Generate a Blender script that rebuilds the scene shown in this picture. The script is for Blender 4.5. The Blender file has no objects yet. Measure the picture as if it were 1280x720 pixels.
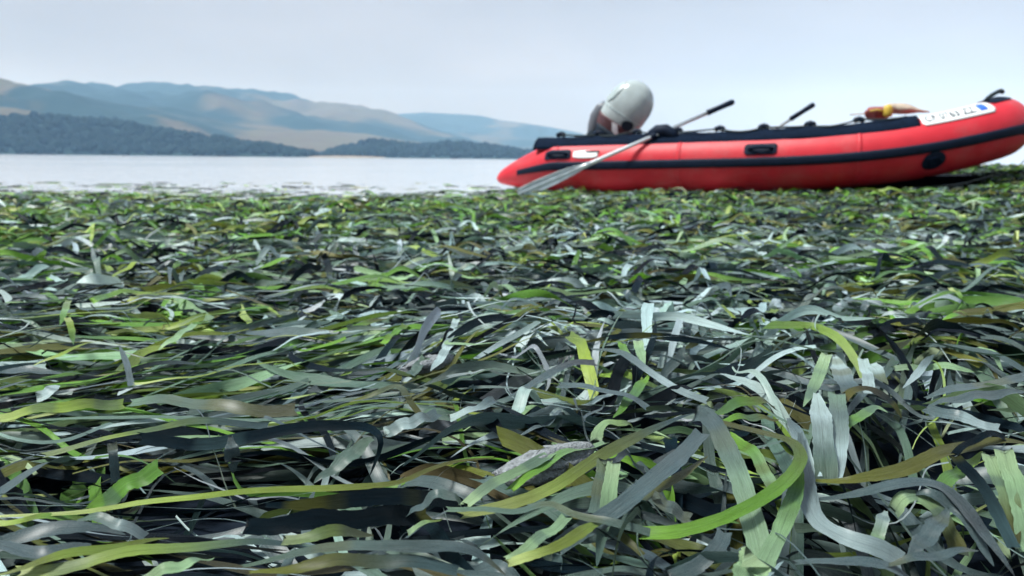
import bpy, math, random
import numpy as np
from mathutils import Vector, Matrix, Euler

random.seed(7)
rng = np.random.default_rng(20240611)
R = math.radians
sc = bpy.context.scene
COL = sc.collection

# ------------------------------------------------------------------ camera
FPX, CX, CY = 1000.0, 640.0, 360.0            # focal length and centre in photograph pixels
CAM = np.array([0.0, 0.0, 0.33])
PITCH, ROLL = R(9.15), R(0.58)
_F = np.array([0, math.cos(PITCH), -math.sin(PITCH)])
_R0 = np.array([1.0, 0, 0])
_U0 = np.cross(_R0, _F)
_U = _U0 * math.cos(ROLL) - _R0 * math.sin(ROLL)
_R = _R0 * math.cos(ROLL) + _U0 * math.sin(ROLL)
cam_d = bpy.data.cameras.new('camera')
cam = bpy.data.objects.new('camera', cam_d)
COL.objects.link(cam)
cam.matrix_world = Matrix(((_R[0], _U[0], -_F[0], CAM[0]), (_R[1], _U[1], -_F[1], CAM[1]),
                           (_R[2], _U[2], -_F[2], CAM[2]), (0, 0, 0, 1)))
cam_d.sensor_width = 36.0
cam_d.lens = 36.0 * FPX / 1280.0
cam_d.clip_start, cam_d.clip_end = 0.02, 40000.0
cam_d.dof.use_dof = True
cam_d.dof.focus_distance = 0.64
cam_d.dof.aperture_fstop = 10.5
sc.camera = cam

# ------------------------------------------------------------------ world: overcast sky
SUN_EL, SUN_AZ = R(64), R(262)
world = bpy.data.worlds.new('World')
sc.world = world
world.use_nodes = True
nt = world.node_tree
nt.nodes.clear()
def wn(t, **k):
    n = nt.nodes.new(t)
    for a, b in k.items():
        setattr(n, a, b)
    return n
w_out = wn('ShaderNodeOutputWorld')
w_bg = wn('ShaderNodeBackground')
w_bg.inputs['Strength'].default_value = 0.1
w_sky = wn('ShaderNodeTexSky', sky_type='NISHITA', sun_disc=False)
w_sky.sun_elevation, w_sky.sun_rotation = SUN_EL, SUN_AZ
w_sky.air_density, w_sky.dust_density = 1.0, 4.0
w_geo = wn('ShaderNodeTexCoord')
w_sep = wn('ShaderNodeSeparateXYZ')
w_ramp = wn('ShaderNodeValToRGB')
el = w_ramp.color_ramp.elements
SKYV = 1.62                                    # cloud radiance is SKYV * colour * 0.1
el[0].position, el[0].color = 0.0, (0.84, 0.83, 0.86, 1)
el[1].position, el[1].color = 1.0, (0.74, 0.94, 1.08, 1)
e = el.new(0.10); e.color = (0.825, 0.82, 0.855, 1)
e = el.new(0.24); e.color = (0.675, 0.70, 0.78, 1)
e = el.new(0.5); e.color = (0.70, 0.82, 0.98, 1)
w_map = wn('ShaderNodeMapping'); w_map.inputs['Scale'].default_value = (1.6, 1.6, 6.0)
w_noise = wn('ShaderNodeTexNoise'); w_noise.inputs['Scale'].default_value = 2.1
w_noise.inputs['Detail'].default_value = 4.0
w_mr = wn('ShaderNodeMapRange')
w_mr.inputs['From Min'].default_value, w_mr.inputs['From Max'].default_value = 0.3, 0.7
w_mr.inputs['To Min'].default_value, w_mr.inputs['To Max'].default_value = 0.88 * SKYV, 1.08 * SKYV
w_mul = wn('ShaderNodeVectorMath', operation='SCALE')
w_mix = wn('ShaderNodeMix', data_type='RGBA')
w_mix.inputs['Factor'].default_value = 0.997
L = nt.links.new
L(w_geo.outputs['Generated'], w_sep.inputs[0]); L(w_sep.outputs['Z'], w_ramp.inputs[0])
L(w_geo.outputs['Generated'], w_map.inputs[0]); L(w_map.outputs[0], w_noise.inputs['Vector'])
L(w_noise.outputs[0], w_mr.inputs[0])
L(w_ramp.outputs[0], w_mul.inputs[0]); L(w_mr.outputs[0], w_mul.inputs['Scale'])
L(w_sky.outputs[0], w_mix.inputs['A']); L(w_mul.outputs[0], w_mix.inputs['B'])
L(w_mix.outputs['Result'], w_bg.inputs['Color']); L(w_bg.outputs[0], w_out.inputs['Surface'])

sun_d = bpy.data.lights.new('sun', 'SUN')
sun_d.energy, sun_d.angle, sun_d.color = 1.5, R(16), (0.97, 1.0, 0.985)
sun = bpy.data.objects.new('sun', sun_d); COL.objects.link(sun)
# light comes from azimuth SUN_AZ (from +y, clockwise) at SUN_EL
_sd = Vector((math.sin(SUN_AZ) * math.cos(SUN_EL), math.cos(SUN_AZ) * math.cos(SUN_EL), math.sin(SUN_EL)))
sun.rotation_euler = _sd.to_track_quat('Z', 'Y').to_euler()
sun.location = (0, 0, 30)

sc.view_settings.view_transform = 'Standard'
sc.view_settings.look = 'None'
sc.view_settings.gamma = 1.0
sc.view_settings.exposure = 2.12
sc.view_settings.use_curve_mapping = False
sc.render.engine = 'CYCLES'
sc.cycles.use_denoising = True
sc.cycles.max_bounces = 6
sc.cycles.diffuse_bounces = 3
sc.cycles.glossy_bounces = 3
sc.cycles.transmission_bounces = 3
sc.cycles.volume_bounces = 2
sc.cycles.use_adaptive_sampling = True
sc.cycles.adaptive_threshold = 0.015

# ------------------------------------------------------------------ helpers
def rays(px, py):
    px, py = np.asarray(px, float), np.asarray(py, float)
    return _F + ((px - CX) / FPX)[..., None] * _R - ((py - CY) / FPX)[..., None] * _U
def project(P):
    d = P - CAM
    z = d @ _F
    return CX + FPX * (d @ _R) / z, CY - FPX * (d @ _U) / z, z
def at(px, py, depth):
    """the point seen at a pixel, 'depth' metres forward along world y"""
    d = rays(np.array([px]), np.array([py]))[0]
    return Vector(CAM + d * (depth / d[1]))
def sstep(a, b, x):
    t = np.clip((x - a) / (b - a), 0, 1)
    return t * t * (3 - 2 * t)
_perm = np.random.default_rng(3).permutation(4096)
_gr = np.random.default_rng(5).uniform(-1, 1, 4096)
def vnoise(x, y, seed=0):
    xi, yi = np.floor(x).astype(int), np.floor(y).astype(int)
    xf, yf = x - xi, y - yi
    u, v = xf * xf * xf * (xf * (xf * 6 - 15) + 10), yf * yf * yf * (yf * (yf * 6 - 15) + 10)
    def h(a, b):
        return _gr[_perm[(_perm[(a + seed * 131) & 4095] + b) & 4095]]
    return (h(xi, yi) * (1 - u) + h(xi + 1, yi) * u) * (1 - v) + (h(xi, yi + 1) * (1 - u) + h(xi + 1, yi + 1) * u) * v
def fbm(x, y, seed=0, oct=3):
    s, a, f = 0, 1.0, 1.0
    for k in range(oct):
        s = s + a * vnoise(x * f + 17.3 * k, y * f - 9.1 * k, seed + k)
        a *= 0.5; f *= 2.03
    return s

def obj(name, me, mat=None, parent=None):
    o = bpy.data.objects.new(name, me)
    COL.objects.link(o)
    if mat is not None and len(me.materials) == 0:
        me.materials.append(mat)
    if parent is not None:
        o.parent = parent
    return o
def mesh(name, verts, faces, mat=None, parent=None, smooth=True):
    me = bpy.data.meshes.new(name)
    me.from_pydata([tuple(v) for v in verts], [], [tuple(f) for f in faces])
    me.validate()
    if smooth:
        me.polygons.foreach_set('use_smooth', [True] * len(me.polygons))
    me.update()
    return obj(name, me, mat, parent)
def tag(o, label=None, cat=None, group=None, kind=None):
    if label: o['label'] = label
    if cat: o['category'] = cat
    if group: o['group'] = group
    if kind: o['kind'] = kind
    return o
def empty(name, loc, parent=None):
    o = bpy.data.objects.new(name, None); COL.objects.link(o)
    o.location = loc; o.empty_display_size = 0.1
    if parent: o.parent = parent
    return o

def material(name, color=(0.5, 0.5, 0.5), rough=0.5, spec=0.5, metal=0.0, noise=0.0, nscale=20.0, bump=0.0, bscale=60.0,
             bdist=0.002, dirt=None, dirt_amt=0.0):
    m = bpy.data.materials.new(name); m.use_nodes = True
    t = m.node_tree; b = t.nodes['Principled BSDF']
    b.inputs['Base Color'].default_value = (*color, 1)
    b.inputs['Roughness'].default_value = rough
    b.inputs['Specular IOR Level'].default_value = spec
    b.inputs['Metallic'].default_value = metal
    tc = t.nodes.new('ShaderNodeTexCoord')
    src = None
    if noise > 0 or dirt:
        n = t.nodes.new('ShaderNodeTexNoise'); n.inputs['Scale'].default_value = nscale; n.inputs['Detail'].default_value = 6
        t.links.new(tc.outputs['Object'], n.inputs['Vector'])
        mr = t.nodes.new('ShaderNodeMapRange')
        mr.inputs['From Min'].default_value, mr.inputs['From Max'].default_value = 0.25, 0.75
        mr.inputs['To Min'].default_value, mr.inputs['To Max'].default_value = 1 - noise, 1 + noise
        t.links.new(n.outputs[0], mr.inputs[0])
        sc_ = t.nodes.new('ShaderNodeVectorMath'); sc_.operation = 'SCALE'
        sc_.inputs[0].default_value = color
        t.links.new(mr.outputs[0], sc_.inputs['Scale'])
        src = sc_.outputs[0]
        if dirt:
            n2 = t.nodes.new('ShaderNodeTexNoise'); n2.inputs['Scale'].default_value = nscale * 0.37; n2.inputs['Detail'].default_value = 8
            n2.inputs['Roughness'].default_value = 0.7
            t.links.new(tc.outputs['Object'], n2.inputs['Vector'])
            r2 = t.nodes.new('ShaderNodeMapRange')
            r2.inputs['From Min'].default_value, r2.inputs['From Max'].default_value = 0.48, 0.75
            r2.inputs['To Min'].default_value, r2.inputs['To Max'].default_value = 0, dirt_amt
            t.links.new(n2.outputs[0], r2.inputs[0])
            mx = t.nodes.new('ShaderNodeMix'); mx.data_type = 'RGBA'
            mx.inputs['B'].default_value = (*dirt, 1)
            t.links.new(r2.outputs[0], mx.inputs['Factor']); t.links.new(src, mx.inputs['A'])
            src = mx.outputs['Result']
        t.links.new(src, b.inputs['Base Color'])
    if bump > 0:
        n = t.nodes.new('ShaderNodeTexNoise'); n.inputs['Scale'].default_value = bscale; n.inputs['Detail'].default_value = 5
        t.links.new(tc.outputs['Object'], n.inputs['Vector'])
        bp = t.nodes.new('ShaderNodeBump'); bp.inputs['Strength'].default_value = bump; bp.inputs['Distance'].default_value = bdist
        t.links.new(n.outputs[0], bp.inputs['Height']); t.links.new(bp.outputs[0], b.inputs['Normal'])
    return m

# ------------------------------------------------------------------ lie of the land
def shore(x, y):
    """metres beyond the water's edge (negative on the flat)"""
    ys = 9.0 + 0.9 * np.maximum(x - 0.3, 0) + 0.35 * fbm(x * 0.7, y * 0.7, 40, 2)
    return y - ys
def Hb(x, y):
    """the smooth flat: a little higher under the camera and to the right"""
    h = 0.07 * (1 - sstep(1.0, 4.5, y))
    h = h + 0.105 * sstep(0.8, 5.0, x) * sstep(3.0, 6.5, y)
    h = h - 0.040 * (1 - sstep(-2.5, 1.0, x)) * sstep(3.5, 7.0, y)
    h = h + 0.14 * sstep(3.3, 5.3, x) * sstep(5.0, 6.9, y)
    s = shore(x, y)
    h = h - 0.085 * sstep(-1.2, 1.2, s) - 0.9 * sstep(1.0, 30.0, s)
    return h
WATER_Z = -0.036
# mounds (+) and hollows (-) of the foreground, as (pixel x, pixel y, radius across, radius deep, height)
_feat = []
for px, py, rx, ry, hh in [(1040, 455, .26, .14, .040), (760, 455, .16, .10, .028), (560, 430, .25, .18, .022), (200, 400, .30, .20, .022),
                           (1190, 480, .14, .08, .028), (885, 520, .07, .05, .022),
                           (885, 605, .060, .05, -.085), (1120, 645, .055, .05, -.085), (1105, 552, .055, .035, -.07), (1215, 640, .06, .05, -.06),
                           (960, 640, .04, .05, -.05), (770, 500, .06, .04, -.030), (440, 575, .06, .035, -.035), (200, 600, .10, .035, -.035),
                           (420, 640, .10, .03, -.03), (90, 540, .10, .03, -.02), (880, 470, .06, .04, -.02)]:
    d = rays(np.array([px]), np.array([py]))[0]
    t_ = (0.08 - CAM[2]) / d[2]
    _feat.append((CAM[0] + d[0] * t_, CAM[1] + d[1] * t_, rx, ry, hh))
def H(x, y):
    h = Hb(x, y)
    near = 1 - sstep(0.85, 1.9, y)
    amp = 0.014 * near + 0.028 * (1 - near) * (1 - 0.4 * sstep(4, 6, y))
    h = h + amp * fbm(x / 0.34, y / 0.30, 11, 3) + 0.012 * (1 - near) * fbm(x / 1.3, y / 0.9, 21, 2)
    for fx, fy, rx, ry, hh in _feat:
        h = h + hh * np.exp(-((x - fx) / rx) ** 2 - ((y - fy) / ry) ** 2)
    return h

# ------------------------------------------------------------------ ground (mud flat, sea bed) and water
def axis(dense0, dense1, step, far0, far1):
    a = list(np.arange(dense0, dense1 + 1e-6, step))
    s = step
    v = a[-1]
    while v < far1:
        s *= 1.35; v += s; a.append(v)
    s = step; v = a[0]
    while v > far0:
        s *= 1.35; v -= s; a.insert(0, v)
    return np.array(a)
gx, gy = axis(-9, 14, 0.09, -7500, 7500), axis(-1.0, 16, 0.09, -900, 7500)
GX, GY = np.meshgrid(gx, gy)
GZ = H(GX, GY) - 0.065
far = np.hypot(GX, GY) > 60
def grid_faces(nr, nc):
    i = np.arange(nr - 1)[:, None] * nc + np.arange(nc - 1)[None]
    return np.stack([i, i + 1, i + nc + 1, i + nc], -1).reshape(-1, 4)
def np_mesh(name, V, Fq, smooth=True):
    me = bpy.data.meshes.new(name)
    V = np.ascontiguousarray(V.reshape(-1, 3), np.float32); Fq = np.ascontiguousarray(Fq, np.int32)
    me.vertices.add(len(V)); me.vertices.foreach_set('co', V.ravel())
    me.loops.add(Fq.size); me.loops.foreach_set('vertex_index', Fq.ravel())
    me.polygons.add(len(Fq)); me.polygons.foreach_set('loop_start', np.arange(0, Fq.size, Fq.shape[1], dtype=np.int32))
    me.polygons.foreach_set('use_smooth', np.full(len(Fq), smooth))
    me.update(calc_edges=True)
    return me
m_mud = material('dark_mud', (0.006, 0.011, 0.020), 0.7, 0.1, noise=0.4, nscale=9, bump=0.6, bscale=50, bdist=0.01)  # navy near-black: blue shadow of the gaps put into the mud colour
g = obj('ground', np_mesh('ground', np.stack([GX, GY, GZ], -1), grid_faces(*GX.shape)), m_mud)
tag(g, kind='structure')

m_water = bpy.data.materials.new('bay_water'); m_water.use_nodes = True
t = m_water.node_tree; b = t.nodes['Principled BSDF']
b.inputs['Base Color'].default_value = (0.58, 0.585, 0.61, 1); b.inputs['Roughness'].default_value = 0.12  # pale base paints the bright sky reflection into the water colour
b.inputs['IOR'].default_value = 1.333
tc = t.nodes.new('ShaderNodeTexCoord')
mp = t.nodes.new('ShaderNodeMapping'); mp.inputs['Scale'].default_value = (0.5, 1.0, 1)
n1 = t.nodes.new('ShaderNodeTexNoise'); n1.inputs['Scale'].default_value = 2.2; n1.inputs['Detail'].default_value = 6
n1.inputs['Roughness'].default_value = 0.62
bp = t.nodes.new('ShaderNodeBump'); bp.inputs['Strength'].default_value = 0.7; bp.inputs['Distance'].default_value = 0.05
t.links.new(tc.outputs['Object'], mp.inputs[0]); t.links.new(mp.outputs[0], n1.inputs['Vector'])
t.links.new(n1.outputs[0], bp.inputs['Height']); t.links.new(bp.outputs[0], b.inputs['Normal'])
mp2 = t.nodes.new('ShaderNodeMapping'); mp2.inputs['Scale'].default_value = (0.10, 0.035, 1)
n2 = t.nodes.new('ShaderNodeTexNoise'); n2.inputs['Scale'].default_value = 1.0; n2.inputs['Detail'].default_value = 5
t.links.new(tc.outputs['Object'], mp2.inputs[0]); t.links.new(mp2.outputs[0], n2.inputs['Vector'])
wr = t.nodes.new('ShaderNodeMapRange'); wr.inputs['From Min'].default_value, wr.inputs['From Max'].default_value = 0.35, 0.65
wr.inputs['To Min'].default_value, wr.inputs['To Max'].default_value = 0.25, 1.0
t.links.new(n2.outputs[0], wr.inputs[0]); t.links.new(wr.outputs[0], bp.inputs['Strength'])      # breezy and calm patches
wx, wy = axis(-20, 30, 2.0, -7400, 7400), axis(-2, 40, 2.0, -800, 7400)
WX, WY = np.meshgrid(wx, wy)
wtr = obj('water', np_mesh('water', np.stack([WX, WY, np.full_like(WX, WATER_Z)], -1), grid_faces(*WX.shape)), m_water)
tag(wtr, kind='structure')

# ------------------------------------------------------------------ hills across the bay
def az_dir(px):
    d = rays(np.asarray(px, float), 198.0 + 0 * np.asarray(px, float))
    h = np.hypot(d[..., 0], d[..., 1])
    return d[..., 0] / h, d[..., 1] / h
def crest(px, py, r):
    d = rays(np.asarray(px, float), np.asarray(py, float))
    return CAM[2] + r * d[..., 2] / np.hypot(d[..., 0], d[..., 1])
def H0(px): return 192.5 + 0.0101 * np.asarray(px, float)
ridges = [  # (distance, front width, back width, [(pixel x, crest pixel y)...])
    (1320, 230, 500, [(-900, 120), (-500, 125), (-200, 138), (0, 147), (50, 145), (100, 151), (170, 160), (240, 171), (300, 180), (350, 187), (400, 196.8), (440, 199), (2000, 230)]),
    (1500, 260, 450, [(-900, 190), (240, 195.5), (300, 187), (330, 189), (395, 197), (430, 186), (468, 177), (490, 180), (520, 183), (560, 180), (600, 183), (650, 190), (720, 197), (800, 202), (2000, 230)]),
    (2300, 950, 1200, [(-900, 70), (-500, 78), (-200, 88), (-60, 95), (0, 100), (60, 110), (110, 119), (170, 132), (240, 152), (300, 172), (360, 188), (420, 198), (2000, 230)]),
    (5200, 3500, 1000, [(-900, 90), (-300, 104), (0, 116), (100, 110), (200, 109), (260, 111), (330, 119), (400, 132), (450, 141), (500, 151), (560, 165), (600, 176), (650, 188), (720, 199), (2000, 230)]),
    (6500, 2400, 500, [(-900, 110), (0, 130), (300, 128), (400, 134), (450, 138), (520, 141), (600, 147), (650, 153), (700, 162), (740, 170), (800, 180), (880, 192), (960, 203), (2000, 230)]),
]
hpx = np.linspace(-900, 1000, 420)
hr = np.concatenate([np.linspace(1090, 1700, 60), np.linspace(1720, 3300, 60), np.linspace(3340, 7050, 80)])
PXg, RRg = np.meshgrid(hpx, hr)
axx, ayy = az_dir(hpx)
TX, TY = axx[None] * RRg, ayy[None] * RRg
TZ = np.full_like(TX, -12.0)
wood = np.zeros_like(TX)
for k, (r0, wf, wb, prof) in enumerate(ridges):
    p = np.array(prof, float)
    c = crest(hpx, np.interp(hpx, p[:, 0], p[:, 1]), r0)[None]
    rr = RRg + 60 * fbm(TX / 260, TY / 260, 50 + k, 2)
    f = np.where(rr < r0, np.clip(1 - ((r0 - rr) / wf), 0, 1) ** 0.85, np.clip(1 - ((rr - r0) / wb) ** 1.6, 0, 1))
    z = c * f * (1 + 0.30 * fbm(TX / (0.065 * r0), TY / (0.10 * r0), 60 + k, 4) * (f * (1 - f) * 3 + 0.12)) - 3 * (f <= 0)
    up = z > TZ
    TZ = np.where(up, z, TZ)
    n_ = fbm(TX / (0.07 * r0), TY / (0.12 * r0), 80 + k, 4)
    n_ = n_ - 0.6 * np.exp(-((PXg - 385) / 100) ** 2) * (1 - sstep(.72, .95, f)) * (k > 2)
    if k < 2:
        mk = np.ones_like(n_)
    elif k == 2:
        mk = sstep(-0.1, 0.35, n_ * 0.8 + 1.3 * (f - 0.60))
    else:
        mk = sstep(-0.1, 0.4, n_ * 0.8 + 1.1 * (f - 0.36))
    wood = np.where(up, mk, wood)
TZ = np.where(RRg < 1105, np.minimum(TZ, -2), TZ)
m_hill = bpy.data.materials.new('hill_grass'); m_hill.use_nodes = True
t = m_hill.node_tree; b = t.nodes['Principled BSDF']; b.inputs['Roughness'].default_value = 0.9; b.inputs['Specular IOR Level'].default_value = 0.1
at_ = t.nodes.new('ShaderNodeAttribute'); at_.attribute_name = 'wood'
tc = t.nodes.new('ShaderNodeTexCoord')
n1 = t.nodes.new('ShaderNodeTexNoise'); n1.inputs['Scale'].default_value = 0.012; n1.inputs['Detail'].default_value = 8; n1.inputs['Roughness'].default_value = 0.65
t.links.new(tc.outputs['Object'], n1.inputs['Vector'])
r1 = t.nodes.new('ShaderNodeValToRGB')
r1.color_ramp.elements[0].position, r1.color_ramp.elements[0].color = 0.35, (0.11, 0.10, 0.06, 1)
r1.color_ramp.elements[1].position, r1.color_ramp.elements[1].color = 0.64, (0.105, 0.080, 0.060, 1)
t.links.new(n1.outputs[0], r1.inputs[0])
mx = t.nodes.new('ShaderNodeMix'); mx.data_type = 'RGBA'; mx.inputs['B'].default_value = (0.014, 0.036, 0.036, 1)
t.links.new(at_.outputs['Fac'], mx.inputs['Factor']); t.links.new(r1.outputs[0], mx.inputs['A']); t.links.new(mx.outputs['Result'], b.inputs['Base Color'])
hm = np_mesh('hills', np.stack([TX, TY, TZ], -1), grid_faces(*TX.shape))
a_ = hm.attributes.new('wood', 'FLOAT', 'POINT'); a_.data.foreach_set('value', wood.ravel().astype(np.float32))
hills = obj('hills', hm, m_hill); tag(hills, kind='structure')
# woodland on the near slopes: a mass of rough crowns
sel = np.argwhere((wood > 0.55) & (RRg > 1108) & (RRg < 1720) & (TZ > 2) & (PXg > -420) & (PXg < 760))
pick = sel[rng.integers(0, len(sel), 5200)]
bx_ = TX[pick[:, 0], pick[:, 1]] + rng.normal(0, 4, len(pick)); by_ = TY[pick[:, 0], pick[:, 1]] + rng.normal(0, 4, len(pick))
bz_ = TZ[pick[:, 0], pick[:, 1]]
phi = (1 + 5 ** .5) / 2
ico = np.array([(-1, phi, 0), (1, phi, 0), (-1, -phi, 0), (1, -phi, 0), (0, -1, phi), (0, 1, phi), (0, -1, -phi), (0, 1, -phi), (phi, 0, -1), (phi, 0, 1), (-phi, 0, -1), (-phi, 0, 1)]) / 1.902
icof = np.array([(0, 11, 5), (0, 5, 1), (0, 1, 7), (0, 7, 10), (0, 10, 11), (1, 5, 9), (5, 11, 4), (11, 10, 2), (10, 7, 6), (7, 1, 8), (3, 9, 4), (3, 4, 2), (3, 2, 6), (3, 6, 8), (3, 8, 9), (4, 9, 5), (2, 4, 11), (6, 2, 10), (8, 6, 7), (9, 8, 1)])
rad = rng.uniform(3.5, 8.5, len(pick))
WV = ico[None] * (rad[:, None, None] * np.array([1, 1, 0.9])) * rng.uniform(0.75, 1.2, (len(pick), 12, 1)) + np.stack([bx_, by_, bz_ + rad * 0.35], -1)[:, None]
WF = (icof[None] + 12 * np.arange(len(pick))[:, None, None]).reshape(-1, 3)
m_wood = material('woodland_leaf', (0.007, 0.020, 0.020), 0.9, 0.1, noise=0.5, nscale=0.05)
wl = obj('far_woodland', np_mesh('far_woodland', WV, WF, False), m_wood)
tag(wl, 'dark evergreen woodland covering the lower slopes across the bay', 'woodland', kind='stuff')
# pale beach below the tan slope
bp_x = np.linspace(385, 482, 40); bax, bay = az_dir(bp_x)
wdt = np.sin(np.linspace(0, math.pi, 40)) ** 0.5
BV = []
for i in range(40):
    for rr_, zz in ((1086, -0.3), (1096, 0.5 + 0.9 * wdt[i]), (1112, 0.7 + 1.9 * wdt[i]), (1124, 0.4 + 1.2 * wdt[i])):
        BV.append((bax[i] * rr_, bay[i] * rr_, zz))
m_sand = material('pale_sand', (0.24, 0.195, 0.14), 0.9, 0.1, noise=0.2, nscale=0.1)
beach = mesh('beach', BV, grid_faces(40, 4), m_sand); tag(beach, kind='structure')

# ------------------------------------------------------------------ eelgrass
PAL = {  # base, middle, tip colours of each kind of blade (linear albedo)
    'slate': ((0.048, 0.090, 0.090), (0.050, 0.094, 0.102), (0.034, 0.066, 0.076)),
    'pale': ((0.41, 0.54, 0.51), (0.44, 0.57, 0.57), (0.28, 0.38, 0.40)),  # pale blades; silvery wet highlights are put into this colour too
    'teal': ((0.105, 0.19, 0.115), (0.080, 0.145, 0.11), (0.060, 0.11, 0.095)),
    'dark': ((0.002, 0.010, 0.016), (0.002, 0.009, 0.015), (0.003, 0.012, 0.018)),  # decayed blades; also paints the shade of unlit blades as near-black
    'green': ((0.18, 0.37, 0.04), (0.11, 0.27, 0.025), (0.07, 0.16, 0.04)),
    'lgreen': ((0.37, 0.52, 0.28), (0.27, 0.43, 0.22), (0.19, 0.31, 0.20)),
    'yellow': ((0.44, 0.52, 0.19), (0.25, 0.36, 0.045), (0.11, 0.18, 0.045)),
    'olive': ((0.15, 0.17, 0.022), (0.105, 0.11, 0.016), (0.055, 0.055, 0.018)),
    'brown': ((0.10, 0.085, 0.03), (0.07, 0.06, 0.025), (0.035, 0.035, 0.025)),
}
KINDS_ = list(PAL)
PALA = np.array([PAL[k] for k in KINDS_])

m_blade = bpy.data.materials.new('eelgrass_blade'); m_blade.use_nodes = True
t = m_blade.node_tree; b = t.nodes['Principled BSDF']; out = t.nodes['Material Output']
ca = t.nodes.new('ShaderNodeAttribute'); ca.attribute_name = 'Col'
uv = t.nodes.new('ShaderNodeAttribute'); uv.attribute_name = 'bladeuv'
gn = t.nodes.new('ShaderNodeNewGeometry')
def noise_node(scale, detail, src, rough=0.6):
    n = t.nodes.new('ShaderNodeTexNoise'); n.inputs['Scale'].default_value = scale; n.inputs['Detail'].default_value = detail
    n.inputs['Roughness'].default_value = rough
    t.links.new(src, n.inputs['Vector']); return n
def maprange(src, a, b_, c, d):
    n = t.nodes.new('ShaderNodeMapRange')
    for i, v in enumerate((a, b_, c, d)): n.inputs[i + 1].default_value = v
    t.links.new(src, n.inputs[0]); return n
stm = t.nodes.new('ShaderNodeMapping'); stm.inputs['Scale'].default_value = (1, 0.09, 1)      # streaks along the blade
t.links.new(uv.outputs['Vector'], stm.inputs[0])
streak = noise_node(420, 4, stm.outputs[0])
blot = noise_node(55, 5, uv.outputs['Vector'])
speck = noise_node(900, 3, gn.outputs['Position'], 0.75)
ms = maprange(streak.outputs[0], 0.28, 0.72, 0.50, 1.50)
mb = maprange(blot.outputs[0], 0.3, 0.7, 0.62, 1.30)
mm = t.nodes.new('ShaderNodeMath'); mm.operation = 'MULTIPLY'
t.links.new(ms.outputs[0], mm.inputs[0]); t.links.new(mb.outputs[0], mm.inputs[1])
sc1 = t.nodes.new('ShaderNodeVectorMath'); sc1.operation = 'SCALE'
t.links.new(ca.outputs['Color'], sc1.inputs[0]); t.links.new(mm.outputs[0], sc1.inputs['Scale'])
# paler margins and a darker midrib
sepu = t.nodes.new('ShaderNodeSeparateXYZ'); t.links.new(uv.outputs['Vector'], sepu.inputs[0])
sub = t.nodes.new('ShaderNodeMath'); sub.operation = 'SUBTRACT'; sub.inputs[1].default_value = 0.5; t.links.new(sepu.outputs['Z'], sub.inputs[0])
ab = t.nodes.new('ShaderNodeMath'); ab.operation = 'ABSOLUTE'; t.links.new(sub.outputs[0], ab.inputs[0])
prof = t.nodes.new('ShaderNodeValToRGB'); ce = prof.color_ramp.elements
ce[0].position, ce[0].color = 0.0, (0.72, 0.72, 0.72, 1); ce[1].position, ce[1].color = 1.0, (1.0, 1.0, 1.0, 1)
e = ce.new(0.05); e.color = (0.97, 0.97, 0.97, 1)
e = ce.new(0.40); e.color = (0.95, 0.95, 0.95, 1)
e = ce.new(0.455); e.color = (1.0, 1.0, 1.0, 1)
e = ce.new(0.48); e.color = (1.0, 1.0, 1.0, 1)
t.links.new(ab.outputs[0], prof.inputs[0])
brn = noise_node(150, 6, uv.outputs['Vector'], 0.7)
brm = maprange(brn.outputs[0], 0.56, 0.70, 0.0, 0.75)
sc0 = sc1
mixb = t.nodes.new('ShaderNodeMix'); mixb.data_type = 'RGBA'; mixb.blend_type = 'MULTIPLY'; mixb.inputs['B'].default_value = (0.34, 0.22, 0.12, 1)
t.links.new(brm.outputs[0], mixb.inputs['Factor']); t.links.new(sc0.outputs[0], mixb.inputs['A'])
mulp = t.nodes.new('ShaderNodeMix'); mulp.data_type = 'RGBA'; mulp.blend_type = 'MULTIPLY'; mulp.inputs['Factor'].default_value = 1.0
t.links.new(mixb.outputs['Result'], mulp.inputs['A']); t.links.new(prof.outputs[0], mulp.inputs['B'])
# dried silt, in patches along the blade and as fine grains
siltm = maprange(blot.outputs[0], 0.46, 0.68, 0.0, 0.75)
grain = maprange(speck.outputs[0], 0.44, 0.58, 0.1, 1.0)
mm3 = t.nodes.new('ShaderNodeMath'); mm3.operation = 'MULTIPLY'
t.links.new(siltm.outputs[0], mm3.inputs[0]); t.links.new(ca.outputs['Alpha'], mm3.inputs[1])
mm2 = t.nodes.new('ShaderNodeMath'); mm2.operation = 'MULTIPLY'
t.links.new(mm3.outputs[0], mm2.inputs[0]); t.links.new(grain.outputs[0], mm2.inputs[1])
mixs = t.nodes.new('ShaderNodeMix'); mixs.data_type = 'RGBA'; mixs.inputs['B'].default_value = (0.20, 0.24, 0.24, 1)
t.links.new(mm2.outputs[0], mixs.inputs['Factor']); t.links.new(mulp.outputs['Result'], mixs.inputs['A'])
t.links.new(mixs.outputs['Result'], b.inputs['Base Color'])
spm = maprange(ca.outputs['Alpha'], 0.0, 1.0, 0.06, 0.62); t.links.new(spm.outputs[0], b.inputs['Specular IOR Level'])
mr_ = maprange(speck.outputs[0], 0.3, 0.7, 0.24, 0.44)
t.links.new(mr_.outputs[0], b.inputs['Roughness'])
wet = maprange(ca.outputs['Alpha'], 0.0, 1.0, 0.0, 0.35); t.links.new(wet.outputs[0], b.inputs['Coat Weight'])
b.inputs['Coat Roughness'].default_value = 0.34
bp = t.nodes.new('ShaderNodeBump'); bp.inputs['Strength'].default_value = 0.8; bp.inputs['Distance'].default_value = 0.0010
t.links.new(streak.outputs[0], bp.inputs['Height'])
bp2 = t.nodes.new('ShaderNodeBump'); bp2.inputs['Strength'].default_value = 0.25; bp2.inputs['Distance'].default_value = 0.0008
t.links.new(speck.outputs[0], bp2.inputs['Height']); t.links.new(bp.outputs[0], bp2.inputs['Normal'])
t.links.new(bp2.outputs[0], b.inputs['Normal'])
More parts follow.
